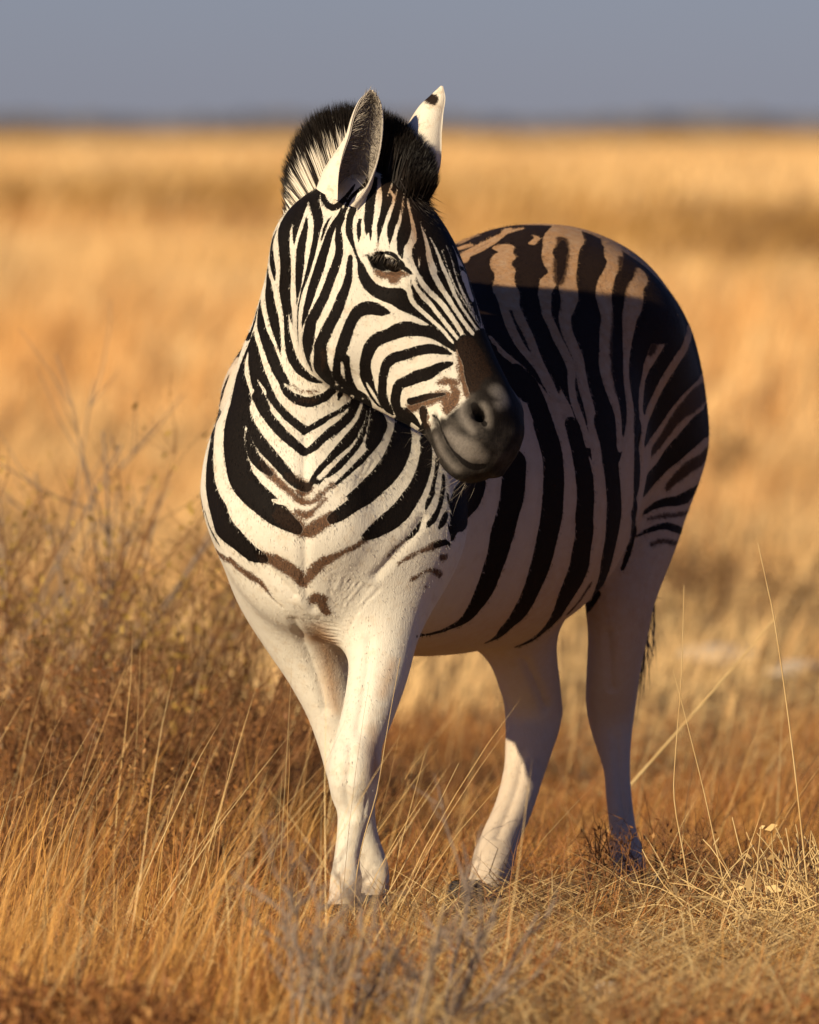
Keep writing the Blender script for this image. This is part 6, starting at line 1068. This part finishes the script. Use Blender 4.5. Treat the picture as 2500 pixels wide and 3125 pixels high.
shrub('dry_shrub', 'tall yellow-leaved shrub rising at the left edge of the picture', 'shrub', -.99, 4.2, .80, 16, .16, (.05, 0), M_BROWNTWIG, M_LEAFOLIVE, 900, .022, group=G1)
shrub('dry_shrub', 'wide olive-yellow shrub between the left edge shrub and the zebra', 'shrub', -.62, 4.6, .66, 26, .30, (.10, 0), M_BROWNTWIG, M_LEAFOLIVE, 1300, .017, group=G1)
shrub('dry_shrub', 'yellow-green shrub close behind the right shoulder of the zebra', 'shrub', -.40, 4.9, .60, 20, .22, (.0, 0), M_BROWNTWIG, M_LEAFOLIVE, 950, .016, group=G1)
shrub('dry_shrub', 'rusty brown shrub low at the left edge of the picture', 'shrub', -.92, 2.6, .46, 36, .26, (.12, 0), M_BROWNTWIG, M_LEAFBROWN, 1500, .014, group=G1)
shrub('dry_shrub', 'dense rusty brown shrub in the middle of the left grass', 'shrub', -.58, 2.9, .44, 44, .28, (.15, 0), M_BROWNTWIG, M_LEAFBROWN, 1800, .014, group=G1)
shrub('dry_shrub', 'dark twiggy brown shrub beside the right foreleg of the zebra', 'shrub', -.34, 3.1, .30, 34, .20, (.30, 0), M_BROWNTWIG, M_LEAFBROWN, 1000, .013, group=G1, wander=.4)
shrub('dry_shrub', 'sharp reddish twiggy shrub in the left grass nearest the forelegs', 'shrub', -.50, 1.4, .30, 18, .16, (.20, 0), M_BROWNTWIG, M_LEAFBROWN, 900, .011, r0=.003, group=G1, wander=.35)
shrub('dry_shrub', 'sharp reddish twiggy shrub in the left grass near the left edge', 'shrub', -.80, 1.2, .34, 18, .18, (.15, 0), M_BROWNTWIG, M_LEAFBROWN, 900, .011, r0=.003, group=G1, wander=.35)
G2 = 'bare grey shrubs'
shrub('bare_shrub', 'leafless grey shrub with long leaning twigs above the left shrubs', 'shrub', -1.02, 5.6, 1.05, 5, .10, (.42, 0), M_TWIG, None, 0, 0, r0=.0055, group=G2, kids=3, wander=.14)
shrub('bare_shrub', 'leafless grey shrub whose twigs lean towards the zebra shoulder', 'shrub', -.72, 5.2, 1.00, 4, .08, (.30, 0), M_TWIG, None, 0, 0, r0=.0055, group=G2, kids=3, wander=.14)
shrub('bare_shrub', 'blurred grey leafless shrub in the foreground below the forelegs', 'shrub', -.09, -3.2, .36, 16, .12, (.12, 0), M_TWIG, M_TWIG, 220, .012, r0=.0045, group=G2, kids=4, wander=.3, lo=.5)
shrub('bare_shrub', 'blurred dark forked twig in the foreground before the hind hoof', 'shrub', .035, -2.9, .40, 4, .03, (.22, 0), M_TWIG, M_TWIG, 30, .014, r0=.0052, group=G2, kids=3, wander=.2, lo=.6)
shrub('dry_shrub', 'blurred rusty shrub in the foreground at the lower left corner', 'shrub', -.62, -3.4, .20, 16, .18, (.1, 0), M_BROWNTWIG, M_LEAFBROWN, 1500, .018, group='blurred foreground shrubs')
shrub('dry_shrub', 'blurred orange-brown shrub at the lower right corner', 'shrub', .62, -3.5, .15, 14, .12, (.05, 0), M_BROWNTWIG, M_LEAFBROWN, 1200, .020, group='blurred foreground shrubs')
shrub('dry_shrub', 'dark stubby bush around the left hind hoof of the zebra', 'shrub', .50, .62, .20, 26, .10, (0, 0), M_BROWNTWIG, M_LEAFBROWN, 300, .012, r0=.0025, wander=.45)

# tangled pale herb at the right
tang = empty('dry_herb', (.78, -.25, 0)); tag(tang, 'pale tangled dry herb with curled stems and papery leaves', 'dry plant')
paths = []
for _ in range(190):
    a = rng.uniform(0, 2 * math.pi); p = np.array([rng.normal(0, .09), rng.normal(0, .08), -.01]); d = np.array([math.cos(a) * .5, math.sin(a) * .3, 1.]); q = [p]; bend = rng.normal(0, .22, 3)
    for i in range(9):
        d = d + bend + rng.normal(0, .12, 3); d /= np.linalg.norm(d); p = p + d * rng.uniform(.02, .036); p[2] = max(p[2], .01); q.append(p)
    paths.append((np.array(q), .0019, .0012))
tubes_mesh('stems', paths, M_PALE, tang)['kind'] = 'stuff'; leaves('papery_leaves', [p for p, _, _ in paths], 90, .028, M_PALE, tang)
# tall single stalks at the right
def stalk(label, pix, Y, r):
    q = np.array([P(px, py, Y) for px, py in pix]); b = q[-1].copy(); b[2] = -.01
    o = empty('grass_stalk', tuple(b)); tag(o, label, 'grass stalk', 'tall single stalks right of the zebra')
    t = np.linspace(0, 1, len(q)); u = np.linspace(0, 1, 16); pts = np.stack([interp(u, t, q[:, i]) for i in range(3)], 1)[::-1] - b
    tubes_mesh('stem', [(pts, r, r * .35)], M_PALE, o, 5)
stalk('upright thin stalk just right of the tail', [(2088, 1787), (2080, 2060), (2062, 2300), (2058, 2440), (2085, 2600), (2105, 2720)], -.2, .0017)
stalk('tall bent stalk near the right edge', [(2313, 1656), (2340, 1780), (2363, 1890), (2400, 2140), (2432, 2400), (2460, 2660), (2480, 2830)], -.3, .0022)
stalk('short stalk crossing the upright one right of the tail', [(2055, 2045), (2090, 2180), (2145, 2400), (2180, 2560), (2210, 2700)], -.1, .0016)
stalk('broad blurred stalk lying slantwise between hind leg and right edge', [(2372, 1880), (2262, 2010), (2150, 2140), (2040, 2265), (1930, 2390), (1885, 2440)], 2.2, .0036)
stalk('long pale stalk crossing before the left foreleg', [(1222, 2005), (1180, 2240), (1150, 2420), (1110, 2560), (1085, 2700), (1082, 2850)], -.35, .0014)
stalk('pale stalk leaning right from the forelegs', [(1400, 2330), (1330, 2470), (1260, 2590), (1200, 2700), (1120, 2830)], -.25, .0015)

# stones
M_STONE = plain('pale_stone', (.40, .33, .27), .9, .1, (.56, .48, .41), 25)
def stone(label, px, py, Y, s):
    v, f = uv_sphere(np.zeros(3), 1.0, 14, 10); nrm = v / (np.linalg.norm(v, axis=1)[:, None] + 1e-9)
    v = v * (1 + .25 * np.sin(nrm @ rng.normal(0, 2.4, 3) + 1) + .15 * np.sin(nrm @ rng.normal(0, 5, 3)))[:, None] * np.array(s)
    c = P(px, py, Y); c[2] = s[2] * .35; o = mesh_ob('stone', v, f, M_STONE); o.location = tuple(c); tag(o, label, 'stone', 'pale stones in the grass')
stone('white stone in the foreground straw, lower right of the hind hoof', 1850, 3050, -1.75, (.036, .03, .024))
stone('small white stone in the foreground below the hind hoof', 1500, 3010, -1.45, (.018, .02, .016))
stone('small pale stone on the bare straw in front of the left hind hoof', 1820, 2920, -.8, (.020, .018, .012))
stone('pale stone behind the hind legs near the right edge', 2190, 2010, 12.5, (.10, .08, .03))
stone('whitish stone on the far right behind the tall stalks', 2430, 2080, 11.5, (.07, .06, .03))

# far scrub: brown bushes standing out in the plain
M_SCRUB = straw_material('scrub_leaf', (.10, .055, .026), (.20, .11, .045), (.28, .17, .07), .2)
def scrub(label, px, py, Y, h, w, mat=M_SCRUB, n=900):
    c = P(px, py, Y); o = empty('scrub_bush', (c[0], Y, 0)); tag(o, label, 'bush', 'brown bushes out on the plain')
    paths, tips = grow(8, h * .8, w * .3, (0, 0), h * .02, 1, .3, 4); tubes_mesh('branches', paths, M_BROWNTWIG, o)['kind'] = 'stuff'
    q = rng.normal(size=(n, 3)); q /= np.linalg.norm(q, axis=1)[:, None]; q = q * rng.uniform(.3, 1, (n, 1)) ** .5 * np.array([w, w, h * .5]) * rng.uniform(.7, 1.1, (n, 1)) + np.array([0, 0, h * .52]); q[:, 2] = np.abs(q[:, 2])
    leaves('foliage', [q], n, h * .09, mat, o, 0)
gy_ = lambda py: FOC * EYE / (py - HY) - DIST
for lab, px, py, h, w in (('brown bush far left of the zebra neck, below the horizon', 440, 690, .62, 1.2), ('wider brown bush left of the zebra neck out on the plain', 620, 670, .60, 1.3), ('small brown bush nearest the neck on the left plain', 760, 720, .5, .8),
                          ('dark brown bush at the far right edge below the horizon', 2440, 800, .75, 1.3), ('brown bush right of the rump out on the plain', 2150, 740, .65, 1.4), ('low brown bush between the two right-hand bushes', 2290, 830, .5, 1.2),
                          ('faint brown bush at the left edge near the horizon', 60, 660, .55, 1.2), ('brown bush halfway out, right of the hind leg', 2230, 1480, .22, .15), ('low dark bush behind the tall stalks', 2280, 1930, .22, .30), ('low dark bush right behind the tail', 2130, 1850, .22, .18)):
    scrub(lab, px, py, gy_(py), h, w)
# the tree line on the horizon
M_TREE = straw_material('far_tree_leaf', (.075, .066, .055), (.115, .095, .075), (.09, .078, .062), .1)  # leaf tones lightened to put distance haze in
n = 5200; yy = rng.uniform(2300, 3200, n); xx = rng.uniform(-1, 1, n) * (half_w(yy) + 130); hh = 2.4 * (.35 + .9 * vnoise(xx, yy * 0, .035, 21)) * rng.uniform(.2, 1, n)
V = []; s = rng.uniform(.8, 2.2, n)[:, None]; c = np.stack([xx, yy, hh], 1); u = rng.normal(size=(n, 3)); u /= np.linalg.norm(u, axis=1)[:, None]; v = np.cross(u, rng.normal(size=(n, 3))); v /= np.linalg.norm(v, axis=1)[:, None]
stuff(mesh_ob('distant_trees', np.stack([c - u * s - v * s * .6, c + u * s - v * s * .6, c + u * s + v * s * .6, c - u * s + v * s * .6], 1).reshape(-1, 3), np.arange(4 * n).reshape(-1, 4), M_TREE, smooth=False, attrs=dict(rnd=np.repeat(rng.uniform(0, 1, n), 4), along=np.full(4 * n, .3))))
